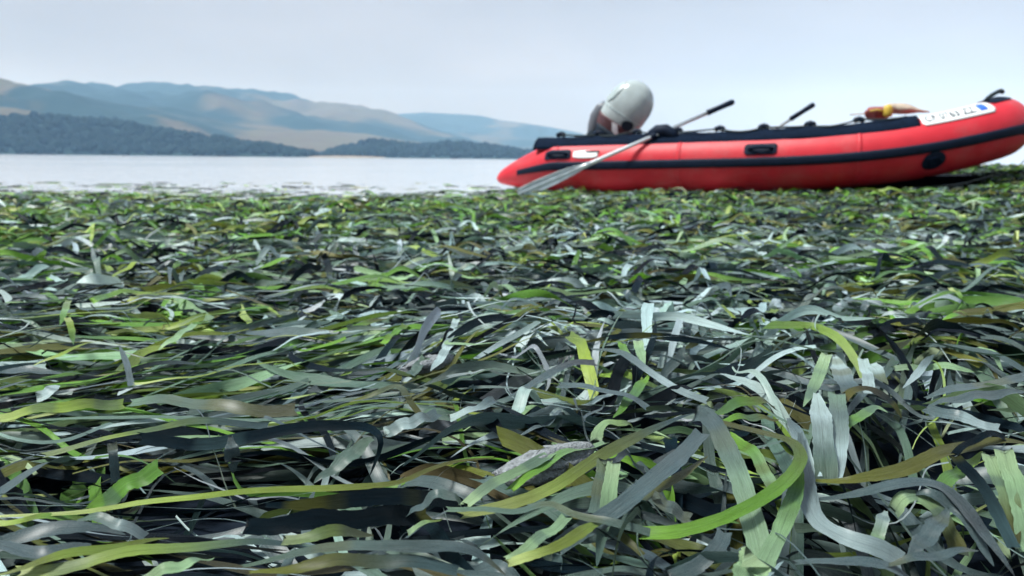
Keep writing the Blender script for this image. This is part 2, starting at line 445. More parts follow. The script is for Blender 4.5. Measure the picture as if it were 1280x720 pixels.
tr = t.nodes.new('ShaderNodeBsdfTranslucent'); t.links.new(sc1.outputs[0], tr.inputs['Color'])
ms_ = t.nodes.new('ShaderNodeMixShader'); ms_.inputs[0].default_value = 0.16
t.links.new(b.outputs[0], ms_.inputs[1]); t.links.new(tr.outputs[0], ms_.inputs[2]); t.links.new(ms_.outputs[0], out.inputs['Surface'])

def ribbon(C, side, nrm, W, cross):
    """C, side, nrm: (N,K,3); W: (N,K) -> vertices (N,K,cross,3)"""
    if cross == 2:
        o = np.array([-.5, .5]); h = np.zeros(2)
    else:
        o = np.array([-.5, 0, .5]); h = np.array([0.0, -0.10, 0.0])
    q = np.random.default_rng(C.shape[0] * 7 + C.shape[1])
    wj = W[:, :, None] * o[None, None] * (1 + q.normal(0, 0.045, (C.shape[0], C.shape[1], cross)))
    V = C[:, :, None] + side[:, :, None] * wj[..., None] + nrm[:, :, None] * (h[None, None, :, None] * W[:, :, None, None])
    for end, nb in ((0, 1), (-1, -2)):
        T_ = C[:, end] - C[:, nb]; T_ /= np.linalg.norm(T_, axis=1, keepdims=True) + 1e-9
        V[:, end] += T_[:, None] * (q.normal(0, 0.45, (C.shape[0], cross)) * W[:, end, None])[..., None]
    return V
def ribbon_faces(N, K, cross):
    base = (np.arange(K - 1)[:, None] * cross + np.arange(cross - 1)[None]).ravel()
    q = np.stack([base, base + 1, base + cross + 1, base + cross], -1)
    return (q[None] + (np.arange(N) * K * cross)[:, None, None]).reshape(-1, 4)
def frames(C, ref):
    T = np.gradient(C, axis=1); T /= np.linalg.norm(T, axis=2, keepdims=True) + 1e-9
    n = ref - (ref * T).sum(2, keepdims=True) * T
    n /= np.linalg.norm(n, axis=2, keepdims=True) + 1e-9
    return T, n, np.cross(T, n)
def taper(s, blunt0, blunt1):
    """blade outline: sheath end and tip"""
    a = np.where(blunt0[:, None], 1.0, 0.30 + 0.70 * sstep(0, 0.35, s))
    b_ = np.where(blunt1[:, None], 1.0, np.clip((1 - s) / 0.38, 0.0, 1) ** 0.75 * 0.96 + 0.04)
    return a * b_
def grad_cols(kind, N, K, r, vary=0.16):
    c0, c1, c2 = PALA[kind, 0], PALA[kind, 1], PALA[kind, 2]
    s = np.linspace(0, 1, K)[None, :, None]
    sh = r.uniform(0.25, 0.7, N)[:, None, None]
    c = np.where(s < sh, c0[:, None] * (1 - s / sh) + c1[:, None] * (s / sh), c1[:, None] * (1 - (s - sh) / (1 - sh)) + c2[:, None] * ((s - sh) / (1 - sh)))
    c = c * np.exp(r.normal(0, vary, (N, 1, 1))) * np.exp(r.normal(0, 0.05, (N, 1, 3)))
    other = PALA[r.integers(0, len(KINDS_), N), 1]                     # a blade browns or pales towards one end
    f = (r.uniform(0, 0.6, (N, 1, 1)) ** 2) * sstep(0.45, 1.0, s)
    return np.clip(c * (1 - f) + other[:, None] * f, 0.004, 0.75)

def gen_blades(cx, cy, th0, Lb, Wb, K, cross, layer, arch, kind, r, wav=0.35, rollamp=0.5, kinkp=0.2):
    N = len(cx)
    s = np.linspace(0, 1, K)[None]
    th = th0[:, None] + wav * r.normal(0, 1, (N, 1)) * np.sin(2 * np.pi * (r.uniform(.3, .9, (N, 1)) * s + r.uniform(0, 1, (N, 1)))) \
        + 0.5 * wav * r.normal(0, 1, (N, 1)) * np.sin(2 * np.pi * (r.uniform(1, 2.2, (N, 1)) * s + r.uniform(0, 1, (N, 1))))
    kk = (r.random((N, 1)) < kinkp) * r.normal(0, 1.3, (N, 1))
    ks = r.uniform(.2, .8, (N, 1))
    th = th + kk / (1 + np.exp(-(s - ks) / 0.025))
    ds = (Lb / (K - 1))[:, None]
    x = np.cumsum(np.cos(th) * ds, 1); y = np.cumsum(np.sin(th) * ds, 1)
    x += (cx - x.mean(1))[:, None]; y += (cy - y.mean(1))[:, None]
    sa = r.uniform(-.2, .5, (N, 1)); sb = sa + r.uniform(.35, 1.0, (N, 1))
    hump = np.sin(np.pi * np.clip((s - sa) / (sb - sa), 0, 1)) ** 1.3
    sa2 = r.uniform(0, .8, (N, 1)); sb2 = sa2 + r.uniform(.15, .4, (N, 1))
    hump2 = np.sin(np.pi * np.clip((s - sa2) / (sb2 - sa2), 0, 1)) ** 2
    z = H(x, y) + layer[:, None] + arch[:, None] * hump + 0.4 * arch[:, None] * r.random((N, 1)) * hump2
    z += r.normal(0, 0.006, (N, 1)) * (s - .5) * 2
    z = np.maximum(z, WATER_Z - 0.006 + r.uniform(0, .012, (N, 1)))
    C = np.stack([x, y, z], -1)
    ref = np.stack([-0.0 * th, 0 * th, 1 + 0 * th], -1)
    T, n, sd = frames(C, ref)
    roll = rollamp * r.normal(0, 1, (N, 1)) + rollamp * 1.2 * r.normal(0, 1, (N, 1)) * np.sin(2 * np.pi * (r.uniform(.3, 1.1, (N, 1)) * s + r.uniform(0, 1, (N, 1))))
    cr, sr = np.cos(roll)[..., None], np.sin(roll)[..., None]
    n2 = n * cr + sd * sr; sd2 = np.cross(T, n2)
    blunt0 = r.random(N) < .4; blunt1 = r.random(N) < .35
    W = Wb[:, None] * taper(s, blunt0, blunt1) * (1 + 0.08 * np.sin(2 * np.pi * (r.uniform(1, 4, (N, 1)) * s + r.random((N, 1)))))
    V = ribbon(C, sd2, n2, W, cross)
    Cc = grad_cols(kind, N, K, r)
    UV = np.zeros((N, K, cross, 2))
    UV[..., 0] = np.linspace(0, 1, cross)[None, None] * Wb[:, None, None] + r.uniform(0, 7, (N, 1, 1))
    UV[..., 1] = s[..., None] * Lb[:, None, None] + r.uniform(0, 7, (N, 1, 1))
    return dict(V=V, C=Cc, UV=UV, K=K, cross=cross, kind=kind, L=Lb, arch=arch)

BOAT_ORG, BOAT_A = np.array([-0.15, 8.9]), R(25)
def boat_uv(x, y):
    dx, dy = x - BOAT_ORG[0], y - BOAT_ORG[1]
    return dx * math.cos(BOAT_A) - dy * math.sin(BOAT_A), dx * math.sin(BOAT_A) + dy * math.cos(BOAT_A) - 0.74
def off_boat(x, y):
    u, v = boat_uv(x, y)
    return ~((u > 0.25) & (u < 4.6) & (np.abs(v) < 0.86))
def sample_polar(n, r0, r1, a0, a1, r):
    rad = np.sqrt(r.uniform(r0 * r0, r1 * r1, n)); a = r.uniform(a0, a1, n)
    return np.sin(a) * rad, np.cos(a) * rad
def tufts(n, per, r0, r1, a0, a1, spread, r):
    """blades lie in swathes: each swathe shares its heading"""
    m = n // per
    x, y = sample_polar(m, r0, r1, a0, a1, r)
    tid = np.repeat(np.arange(m), per)
    q = r.normal(0, 1, m)[tid]
    return x[tid] + r.normal(0, spread, m * per), y[tid] + r.normal(0, spread * .7, m * per), q, tid
def share(kind, tid, p, r):
    lead = kind[np.unique(tid, return_index=True)[1]][np.searchsorted(np.unique(tid), tid)]
    return np.where(r.random(len(kind)) < p, lead, kind)
def pick_kind(n, w, r):
    ks = [KINDS_.index(k) for k in w]; p = np.array(list(w.values()), float); p /= p.sum()
    return np.array(ks)[r.choice(len(ks), n, p=p)]

def patchy(kind, x, y, r, w, thresh=0.15, scale=0.35):
    """living green tufts lie in patches"""
    g_ = fbm(x / scale, y / scale, 31, 2) > thresh
    alt = pick_kind(len(x), w, r)
    return np.where(g_, alt, kind)

lods = []
# -- near (camera foreground)
r = np.random.default_rng(101)
N = 4800
x, y, tq, tid = tufts(N, 6, 0.22, 1.75, R(-56), R(56), .035, r)
right = sstep(-0.28, 0.12, x / np.maximum(y, .3))          # the right side is more tangled, the left combed along x
th = np.where(r.random(N) < .5, 0, np.pi) + R(14) * (1 - right) + R(18) * fbm(x / .4, y / .3, 71, 2) * 2 + tq * ((R(18) + R(22) * sstep(.8, 1.3, y)) * (1 - right) + R(50) * right) + r.normal(0, R(10), N)
hol = np.zeros(N)
for fx, fy, rx, ry, hh in _feat:
    if hh < -0.04: hol = np.maximum(hol, np.exp(-((x - fx) / rx) ** 2 - ((y - fy) / ry) ** 2))
gapn = fbm(x / .10, y / .07, 37, 2)
keep = (r.random(N) > 0.85 * sstep(.3, .8, hol)) & (r.random(N) > 0.6 * sstep(.05, .5, gapn))
x, y, th, right, tid = x[keep], y[keep], th[keep], right[keep], tid[keep]; N = len(x)
lay = -0.065 + 0.070 * r.random(N) ** 0.8
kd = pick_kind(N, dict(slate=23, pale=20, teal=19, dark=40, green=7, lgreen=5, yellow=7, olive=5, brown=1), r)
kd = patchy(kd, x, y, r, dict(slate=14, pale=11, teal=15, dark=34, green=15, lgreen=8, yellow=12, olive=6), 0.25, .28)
def heap(kind, x, y, r, p):
    """pale blades gather on the foreground mounds, painting silvery highlights there"""
    px, py, _ = project(np.stack([x, y, 0 * x + .09], -1))
    w = np.exp(-((px - 780) / 340) ** 2 - ((py - 425) / 60) ** 2)
    return np.where(r.random(len(x)) < p * w, KINDS_.index('pale'), kind)
kd = share(heap(kd, x, y, r, .42), tid, .45, r)
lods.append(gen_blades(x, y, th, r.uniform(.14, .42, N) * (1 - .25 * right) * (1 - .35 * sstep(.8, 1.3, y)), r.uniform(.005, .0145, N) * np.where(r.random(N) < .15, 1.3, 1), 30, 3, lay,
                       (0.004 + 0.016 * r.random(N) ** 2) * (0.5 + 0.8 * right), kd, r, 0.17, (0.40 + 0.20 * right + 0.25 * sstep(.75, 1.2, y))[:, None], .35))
# -- thin torn strands among them
r = np.random.default_rng(111)
N = 1300
x, y = sample_polar(N, 0.25, 2.6, R(-54), R(54), r)
right = sstep(-0.28, 0.12, x / np.maximum(y, .3))
th = np.where(r.random(N) < .5, 0, np.pi) + R(14) * (1 - right) + r.normal(0, 1, N) * (R(25) * (1 - right) + R(65) * right)
kd = pick_kind(N, dict(slate=30, pale=30, teal=15, dark=15, yellow=8, olive=6, brown=4), r)
lods.append(gen_blades(x, y, th, r.uniform(.06, .28, N), r.uniform(.0009, .0032, N), 18, 2, -0.02 + 0.038 * r.random(N), 0.003 + 0.02 * r.random(N) ** 2, kd, r, 0.4, 0.6, .3))
# -- middle
r = np.random.default_rng(102)
N = 10200
x, y, tq, tid = tufts(N, 6, 1.6, 4.3, R(-48), R(48), .05, r)
keep = r.random(N) > 0.75 * sstep(.0, .45, fbm(x / .16, y / .13, 38, 2))
x, y, tq, tid = x[keep], y[keep], tq[keep], tid[keep]; N = len(x)
th = R(10) + R(35) * fbm(x / .7, y / .5, 72, 2) * 2 + tq * R(50) + r.normal(0, R(14), N)
kd = pick_kind(N, dict(slate=19, pale=22, teal=20, dark=36, green=9, lgreen=5, yellow=7, olive=7, brown=1), r)
kd = patchy(kd, x, y, r, dict(slate=9, pale=8, teal=14, dark=32, green=24, lgreen=9, yellow=14, olive=10), 0.12, .5)
kd = share(heap(kd, x, y, r, .42), tid, .45, r)
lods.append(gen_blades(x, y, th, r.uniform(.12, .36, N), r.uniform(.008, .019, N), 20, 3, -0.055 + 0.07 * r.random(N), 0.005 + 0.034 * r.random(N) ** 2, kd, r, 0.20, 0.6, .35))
# -- far
r = np.random.default_rng(103)
N = 36000
x, y = sample_polar(N, 4.1, 12.5, R(-46), R(46), r)
s_ = shore(x, y)
keep = (s_ < np.where(x < 0.5, 0.2 + 3.0 * r.random(N) ** 3, 0.6)) & off_boat(x, y) & (r.random(N) < np.where(x < 0, 1 - 0.90 * sstep(-4.2, -0.3, s_), 1))
x, y = x[keep], y[keep]; N = len(x)
th = r.uniform(0, 2 * np.pi, N)
kd = pick_kind(N, dict(slate=13, pale=3, teal=20, dark=30, green=20, lgreen=5, yellow=10, olive=17), r)
kd = patchy(kd, x, y, r, dict(slate=7, pale=2, teal=14, dark=26, green=28, lgreen=8, yellow=12, olive=14), 0.08, .8)
lods.append(gen_blades(x, y, th, r.uniform(.14, .38, N), r.uniform(.011, .023, N), 10, 2, -0.045 + 0.065 * r.random(N), (0.008 + 0.036 * r.random(N) ** 1.5) * np.where(x < 0.5, 1 - 0.85 * sstep(-4.0, -0.5, shore(x, y)), 1), kd, r, 0.25, 0.65, .3))
# -- farthest, on the right beyond the bow
r = np.random.default_rng(104)
N = 9000
x, y = sample_polar(N, 12.0, 26.0, R(8), R(50), r)
keep = (shore(x, y) < 0.3); x, y = x[keep], y[keep]; N = len(x)
kd = pick_kind(N, dict(slate=20, teal=17, dark=18, green=24, lgreen=8, yellow=10, olive=12), r)
lods.append(gen_blades(x, y, r.uniform(0, 6.28, N), r.uniform(.2, .45, N), r.uniform(.018, .03, N), 8, 2, -0.03 + 0.05 * r.random(N), 0.02 + 0.05 * r.random(N), kd, r, 0.5, 0.5, .2))

# -- the same mat going on beside the frame
r = np.random.default_rng(106)
N = 9000
x, y = r.uniform(-4.5, 4.5, N), r.uniform(-0.6, 4.4, N)
keep = np.abs(x) > np.maximum(1.12 * y + .12, .3) * (0.93 + .14 * r.random(N))
x, y = x[keep], y[keep]; N = len(x)
kd = pick_kind(N, dict(slate=20, pale=18, teal=19, dark=36, green=9, lgreen=5, yellow=7, olive=7), r)
lods.append(gen_blades(x, y, R(10) + r.normal(0, .7, N), r.uniform(.16, .42, N), r.uniform(.007, .017, N), 16, 2, -0.055 + 0.07 * r.random(N), 0.005 + 0.02 * r.random(N) ** 2, kd, r, 0.2, 0.5, .3))

# -- the blades that stand out in the foreground: pixel paths with a height (cm) over the flat, real width (mm), tilt towards the viewer
HERO = [
 # kind, kind at far end, width mm, roll deg, [(px,py,lift cm)...]
 ('green','green',17,30,[(108,638,2.5),(135,622,3.2),(168,601,4.0),(199,586,4.6)],'broad bright green blade end with a square cut tip'),
 ('yellow','yellow',11,25,[(-25,724,3),(0,716,3),(75,696,3.2),(125,685,3.2),(212,674,2.6)],None),
 ('yellow','slate',12,25,[(15,716,2.6),(95,706,3),(165,690,3.2),(235,682,3.2),(320,679,2.8),(400,684,2.2)],None),
 ('lgreen','lgreen',11,20,[(175,724,3),(225,706,3.4),(268,696,3)],None),
 ('slate','slate',15,30,[(-20,684,2.2),(0,678,2.4),(60,664,2.8),(120,657,2.8),(157,667,2)],None),
 ('slate','slate',12,30,[(-20,683,2.8),(0,683,2.8),(50,688,3),(112,688,2.4)],None),
 ('teal','pale',10,20,[(95,648,3.6),(130,648,3.8),(150,656,3.6),(182,670,2.6)],'pale blade bending down at its tip'),
 ('yellow','olive',9,20,[(-15,644,3),(0,643,3),(100,639,3.2),(180,628,3.2),(250,622,3.2),(320,615,3.2),(420,611,3.2),(495,603,3.2),(535,586,3.4),(570,575,3.4),(622,570,3)],'very long thin yellow-green blade snaking across the left foreground'),
 ('yellow','green',10,25,[(-20,657,3),(0,653,3),(50,647,3),(102,648,2.6)],None),
 ('slate','slate',9,30,[(140,553,5),(142,572,4),(145,604,2)],None),
 ('slate','dark',16,30,[(288,545,5),(290,565,4),(292,590,2)],None),
 ('yellow','yellow',14,25,[(-25,530,3.2),(0,522,3.4),(50,511,3.6),(100,506,3.6),(155,505,3)],'mottled yellow-green blade entering from the left edge'),
 ('teal','olive',17,28,[(158,502,3.6),(212,500,4.2),(262,506,4.4),(320,512,4.2),(370,513,3.4)],'broad dull grey-green blade lying level'),
 ('yellow','slate',10,18,[(50,568,3),(130,550,3.4),(190,535,3.6),(250,527,3.6),(335,531,3)],None),
 ('dark','dark',14,55,[(170,548,3),(240,556,3.4),(303,546,4),(369,536,4.6),(430,533,5),(462,535,5.2),(475,546,5),(474,562,4),(462,594,2)],'near-black blade folding sharply back on itself'),  # unlit side facing the camera painted as near-black colour
 ('teal','teal',16,10,[(468,546,4.6),(448,560,4.2),(430,575,3.6),(392,604,2.4)],'pale blue-green blade inside the folded black blade'),
 ('teal','slate',17,20,[(300,706,3),(382,690,3.4),(470,681,3.8),(540,681,4),(575,685,4),(602,697,3.6),(632,720,2.6)],'broad blue-grey blade arching down to the bottom edge'),
 ('olive','slate',11,20,[(310,718,3),(407,703,3.4),(480,700,3.4),(572,711,3)],None),
 ('dark','dark',17,40,[(300,660,3),(400,650,3.4),(480,646,3.4),(535,640,2.8)],None),
 ('dark','dark',15,50,[(330,632,3),(420,626,3.5),(500,622,3.6),(560,624,3),(585,640,2)],None),
 ('slate','teal',10,20,[(495,647,2.8),(520,637,3.4),(540,621,4.4),(560,617,4.6),(577,630,3.6)],None),
 ('yellow','olive',11,30,[(350,677,2.8),(382,670,3.2),(420,665,3.2),(467,667,2.6)],None),
 ('lgreen','yellow',7,20,[(508,665,2.6),(530,655,3),(554,646,3)],None),
 ('lgreen','lgreen',12,15,[(578,634,2.6),(610,610,3.2),(640,592,3.6),(680,570,4),(722,553,4)],None),
 ('green','lgreen',11,15,[(636,613,2.8),(665,592,3.4),(690,573,3.8),(727,559,4),(757,554,3.6)],None),
 ('yellow','slate',13,15,[(570,646,2.4),(640,628,3),(690,607,3.6),(740,576,4.4),(790,550,5),(840,527,5.6),(868,516,5.8)],'long tawny blade curving up to the crest of the arch'),
 ('slate','lgreen',20,5,[(862,517,5.6),(878,516,6),(893,528,6),(907,556,5.4),(925,600,4.4),(940,650,3.4),(952,694,2.4)],'broad pale green blade hanging straight down over the hollow'),
 ('teal','teal',8,15,[(555,634,3),(600,638,3.2),(640,638,3.4),(682,630,3.8),(715,643,3.6),(755,648,3.8),(790,661,3.4),(818,669,3)],'thin wavy blue-green blade'),
 ('green','olive',13,25,[(795,667,3),(840,664,3.4),(885,652,3.8),(930,634,4.4),(970,612,5),(996,587,5.4),(1000,566,5.8),(986,549,6),(950,538,5.8),(898,528,5)],'green blade looping round to the right and back'),
 ('green','green',9,20,[(850,660,2.8),(890,650,3.2),(925,652,3)],None),
 ('slate','slate',17,10,[(690,692,2.2),(725,665,2.8),(757,643,3.4),(800,612,4.2),(835,585,4.8),(856,562,5),(878,541,5)],'broad slate grey blade running diagonally up to the right'),
 ('olive','olive',13,15,[(745,655,2.4),(772,640,2.8),(812,617,3.4),(848,598,3.8),(885,568,4)],None),
 ('teal','teal',15,5,[(757,574,4.6),(752,600,3.8),(745,642,2.6)],None),
 ('lgreen','teal',14,5,[(768,573,4.8),(762,615,3.8),(754,660,2.8),(746,706,1.8)],'upright pale green blade beside the diagonal slate blade'),
 ('lgreen','lgreen',11,15,[(630,700,2.6),(672,675,3.2),(708,647,3.6)],None),
 ('yellow','yellow',11,20,[(630,708,2.4),(697,680,3.2),(735,660,3.4),(764,650,3)],'bright yellow-green frayed blade'),
 ('slate','slate',13,5,[(815,620,4),(838,634,3.4),(864,650,2.6)],None),
 ('slate','slate',13,10,[(835,724,2),(880,700,2.8),(900,681,3.4),(906,662,3.8)],None),
 ('lgreen','lgreen',26,0,[(948,697,4.6),(938,712,4),(932,735,3)],'wide pale green blade end at the bottom edge'),
 ('green','lgreen',15,5,[(1000,574,5.2),(996,606,4.6),(988,634,4),(972,670,3.2),(955,708,2.2)],'light green blade slanting down to the left from the loop'),
 ('green','lgreen',13,5,[(905,543,5),(930,556,4.8),(950,578,4.2),(968,617,3)],None),
 ('pale','teal',22,5,[(1020,490,6),(1026,520,5.6),(1030,560,4.6),(1034,602,3.2)],'widest pale grey-green blade hanging from the mound'),
 ('teal','pale',20,5,[(1046,487,6),(1048,520,5.4),(1050,560,4.4),(1050,606,3)],None),
 ('slate','pale',14,5,[(985,520,5),(1000,550,4.6),(1018,597,3.2)],None),
 ('olive','olive',16,25,[(1012,598,3.4),(1065,601,4),(1130,584,4.8),(1190,562,5.4),(1240,551,5.6),(1300,558,5)],'long olive-yellow mottled blade crossing to the right edge'),
 ('slate','dark',15,20,[(1020,624,3.4),(1072,615,4),(1130,605,4.8),(1173,607,5),(1205,630,4.4),(1235,673,3.4),(1268,722,2.2)],'dark slate blade arching over the hollow at lower right'),
 ('slate','slate',12,5,[(1135,618,4.2),(1165,618,4.6),(1192,631,4.2),(1220,665,3.2),(1242,710,2)],None),
 ('slate','pale',17,5,[(1000,540,5.2),(1006,596,4.2),(1018,642,3.4),(1053,670,3),(1103,689,2.6),(1128,702,2)],'long pale grey blade sweeping down and to the right'),
 ('lgreen','olive',15,5,[(1115,640,3),(1128,625,4),(1150,619,4.4),(1170,637,3.8),(1189,665,2.8),(1198,694,1.8)],'yellow-green blade bent in a tight arch'),
 ('slate','slate',16,5,[(1187,636,4.2),(1162,666,3.4),(1132,700,2.4)],None),
 ('pale','lgreen',11,5,[(1108,636,3.6),(1102,655,3),(1095,676,2.2)],None),
 ('slate','slate',11,15,[(988,706,2.6),(1055,699,3.2),(1085,702,3.2),(1115,712,2.8),(1140,726,2.2)],None),
 ('slate','slate',9,20,[(1100,706,3),(1160,695,3.6),(1224,686,3.8)],None),
 ('lgreen','olive',17,5,[(1236,566,5.4),(1253,600,4.6),(1265,640,3.6),(1273,684,2.4)],'yellow-green blade hanging at the right edge'),
 ('lgreen','lgreen',17,5,[(1253,560,5.8),(1268,602,4.8),(1279,645,3.6),(1288,690,2.4)],None),
 ('dark','dark',7,10,[(1192,570,5.4),(1212,552,6),(1238,543,6.2),(1262,548,5.6)],'thin black hooked blade over the olive blade'),
 ('dark','slate',11,5,[(1193,566,5.6),(1222,602,4.8),(1247,640,3.8),(1267,684,2.6)],None),
 ('green','yellow',14,10,[(1172,609,3.6),(1200,588,4.2),(1228,566,4.6)],None),
 ('green','lgreen',13,10,[(1052,536,4.4),(1078,517,5),(1094,510,5.2),(1110,517,4.8)],None),
 ('brown','dark',13,20,[(1048,505,5),(1067,489,5.8),(1090,486,6),(1114,501,5.4),(1127,524,4)],'dark brown blade arched over a gap'),
 ('slate','slate',15,25,[(1156,499,4.4),(1198,485,5),(1285,471,5.2)],None),
 ('slate','slate',15,25,[(1162,506,4.2),(1210,496,4.6),(1288,488,4.8)],None),
 ('slate','pale',15,10,[(1155,508,4.6),(1198,521,4.6),(1250,535,4)],None),
 ('lgreen','lgreen',16,5,[(1034,442,6.4),(1020,476,5.6),(1004,510,4.4)],None),
 ('pale','slate',24,5,[(1042,445,6.2),(1052,466,5.8),(1064,490,5)],None),
 ('pale','pale',15,5,[(1078,448,6),(1084,468,5.4),(1087,490,4.6)],None),
 ('pale','teal',16,5,[(1088,452,6),(1100,468,5.4),(1110,482,4.6)],None),
 ('slate','pale',11,10,[(1168,442,5.6),(1150,462,5.2),(1128,487,4.2)],None),
 ('lgreen','lgreen',12,20,[(1115,461,4.6),(1185,458,5),(1228,466,4.6)],None),
 ('green','dark',12,20,[(1166,413,4.6),(1180,400,6),(1195,394,6.6),(1210,396,6.2),(1227,408,4.6)],None),
 ('lgreen','lgreen',12,15,[(1208,440,5),(1225,436,5.8),(1240,440,5.6),(1254,464,4)],None),
 ('yellow','green',11,10,[(1186,360,6),(1200,368,6.2),(1203,378,5),(1196,390,3.4)],None),
 ('dark','dark',11,40,[(728,428,5),(770,422,5.6),(815,419,5.8),(865,425,5.4),(920,440,4.4)],'black blade lying level along the crest of the mound'),
 ('slate','pale',13,10,[(738,436,5),(777,442,5.2),(815,465,4.6),(852,490,4),(884,502,3.4)],None),
 ('slate','dark',15,20,[(634,497,3.2),(677,472,4.2),(715,455,4.8),(745,453,4.6)],None),
 ('slate','slate',15,20,[(695,479,4.4),(740,485,4.6),(777,492,4.4),(809,509,3.4)],None),
 ('green','lgreen',12,5,[(773,425,6),(781,438,5.4),(793,456,4.2)],None),
 ('lgreen','lgreen',15,5,[(797,424,6),(800,438,5.4),(806,458,4.2)],None),
 ('green','green',14,10,[(812,468,4.2),(792,492,3.8),(766,524,2.8)],None),
 ('lgreen','yellow',13,15,[(744,556,3.4),(748,538,4.4),(762,528,5),(780,528,5),(794,536,4.2)],'pale yellow-green blade curled into a small hook'),
 ('green','olive',14,25,[(890,518,5.4),(925,503,6.2),(950,500,6.2),(972,510,5.2)],None),
 ('green','olive',13,30,[(892,527,5),(930,521,5.4),(974,524,5)],None),
 ('olive','olive',9,10,[(436,502,3),(470,490,3.8),(490,484,4.4),(502,487,4.4),(514,504,3.4),(529,522,2.2)],'olive blade kinked down like a hook'),
 ('pale','pale',14,5,[(563,430,4.6),(552,445,4),(538,465,3)],None),
 ('pale','pale',13,5,[(571,397,5.2),(566,412,4.6),(557,434,3.6)],None),
 ('teal','teal',14,5,[(533,446,4),(524,456,3.6),(513,469,3)],None),
 ('green','green',13,15,[(477,430,3.4),(490,418,4),(507,406,4.2)],None),
 ('green','olive',12,25,[(416,416,3.2),(450,405,3.8),(484,398,3.6)],None),
 ('pale','slate',16,15,[(478,541,2.8),(520,525,3.6),(548,517,3.6)],None),
 ('pale','slate',15,15,[(560,522,3.4),(590,512,4),(620,499,4)],None),
 ('yellow','yellow',8,15,[(165,479,3),(232,472,3.6),(320,454,3.8),(355,452,3.8),(376,462,3)],None),
 ('yellow','green',10,20,[(206,412,3.4),(262,393,4.4),(325,387,4.2)],None),
 ('lgreen','lgreen',11,10,[(198,437,3),(220,421,3.6),(243,405,4)],None),
 ('yellow','green',11,5,[(84,396,5.4),(89,410,4.6),(92,432,3)],None),
 ('lgreen','green',12,5,[(86,374,5.4),(81,388,4.6),(75,408,3.2)],None),
 ('green','yellow',19,25,[(112,378,3.6),(140,367,4.6),(165,364,4.8),(197,369,4)],None),
 ('yellow','yellow',9,15,[(42,458,3),(87,437,3.6),(134,423,3.8)],None),
 ('pale','pale',17,15,[(44,498,3),(60,489,3.6),(75,481,3.8)],None),
 ('slate','slate',9,5,[(149,432,4.8),(157,450,4),(164,481,2.6)],None),
]
def catmull(P, n):
    P = np.asarray(P, float)
    E = np.vstack([2 * P[0] - P[1], P, 2 * P[-1] - P[-2]])
    d = np.linalg.norm(np.diff(P, axis=0), axis=1); c = np.concatenate([[0], np.cumsum(d)])
    out_ = []
    for tt in np.linspace(0, c[-1], n):
        i = min(np.searchsorted(c, tt, side='right') - 1, len(P) - 2)
        f = (tt - c[i]) / max(c[i + 1] - c[i], 1e-9)
        p0, p1, p2, p3 = E[i], E[i + 1], E[i + 2], E[i + 3]
        out_.append(0.5 * ((2 * p1) + (-p0 + p2) * f + (2 * p0 - 5 * p1 + 4 * p2 - p3) * f * f + (-p0 + 3 * p1 - 3 * p2 + p3) * f ** 3))
    return np.array(out_)
r = np.random.default_rng(105)
HK = 40
heroes = []
for kd, kd2, wmm, roll, pts, note in HERO:
    W3 = []
    for px, py, lift in pts:
        d = rays(np.array([px]), np.array([py]))[0]
        zt = 0.07 + lift * 0.01
        for _ in range(6):
            tt = (zt - CAM[2]) / d[2]
            P = CAM + d * tt
            zt = float(Hb(P[0:1], P[1:2])[0]) + lift * 0.01
        W3.append(P)
    C = catmull(W3, HK)
    sarr = np.linspace(0, 1, HK)
    C[:, 2] += 0.0012 * np.sin(2 * np.pi * (r.uniform(1, 3) * sarr + r.random()))
    toc = CAM - C; toc[:, 2] = 0; toc /= np.linalg.norm(toc, axis=1, keepdims=True)
    a = R(roll) + R(r.normal(0, 9)) + R(14) * np.sin(2 * np.pi * (r.uniform(.3, .9) * sarr + r.random()))
    ref = np.cos(a)[:, None] * np.array([0, 0, 1.0]) + np.sin(a)[:, None] * toc
    if roll <= 10: ref = ref + 0.5 * toc
    T, n, sd = frames(C[None], ref[None])
    blunt = np.array([True])
    blunt1 = np.array([r.random() < .5 or 'cut' in (note or '') or 'end' in (note or '')])
    W = wmm * 0.00072 * taper(sarr[None], np.array([r.random() < .6]), blunt1) * (1 + .05 * np.sin(2 * np.pi * (2.2 * sarr + r.random())))[None]
    V = ribbon(C[None], sd, n, W, 3)
    k1, k2 = KINDS_.index(kd), KINDS_.index(kd2)
    f = sstep(.2, .9, sarr)[:, None]
    f0 = sstep(0.0, .45, sarr)[:, None]
    col = ((PALA[k1, 0] * (1 - f0) + PALA[k1, 1] * f0) * (1 - f) + (PALA[k2, 1] * .6 + PALA[k2, 2] * .4) * f) * math.exp(r.normal(0, .10))
    col = col * (1 + .22 * vnoise(sarr * r.uniform(4, 9), sarr * 0 + r.uniform(0, 50), 5))[:, None]
    fb = .5 * sstep(.1, .6, vnoise(sarr * r.uniform(3, 7), sarr * 0 + r.uniform(50, 90), 6))[:, None]
    col = col * (1 - fb) + PALA[KINDS_.index('slate' if r.random() < .6 else 'olive'), 1] * fb
    UV = np.zeros((1, HK, 3, 2)); Lm = np.linalg.norm(np.diff(C, axis=0), axis=1).sum()
    UV[..., 0] = np.linspace(0, 1, 3) * wmm * .001 + r.uniform(0, 7); UV[..., 1] = (sarr * Lm)[None, :, None] + r.uniform(0, 7)
    heroes.append(dict(V=V[0], C=col, UV=UV[0], kind=k1, kind2=k2, note=note, L=Lm, lift=max(p[2] for p in pts)))

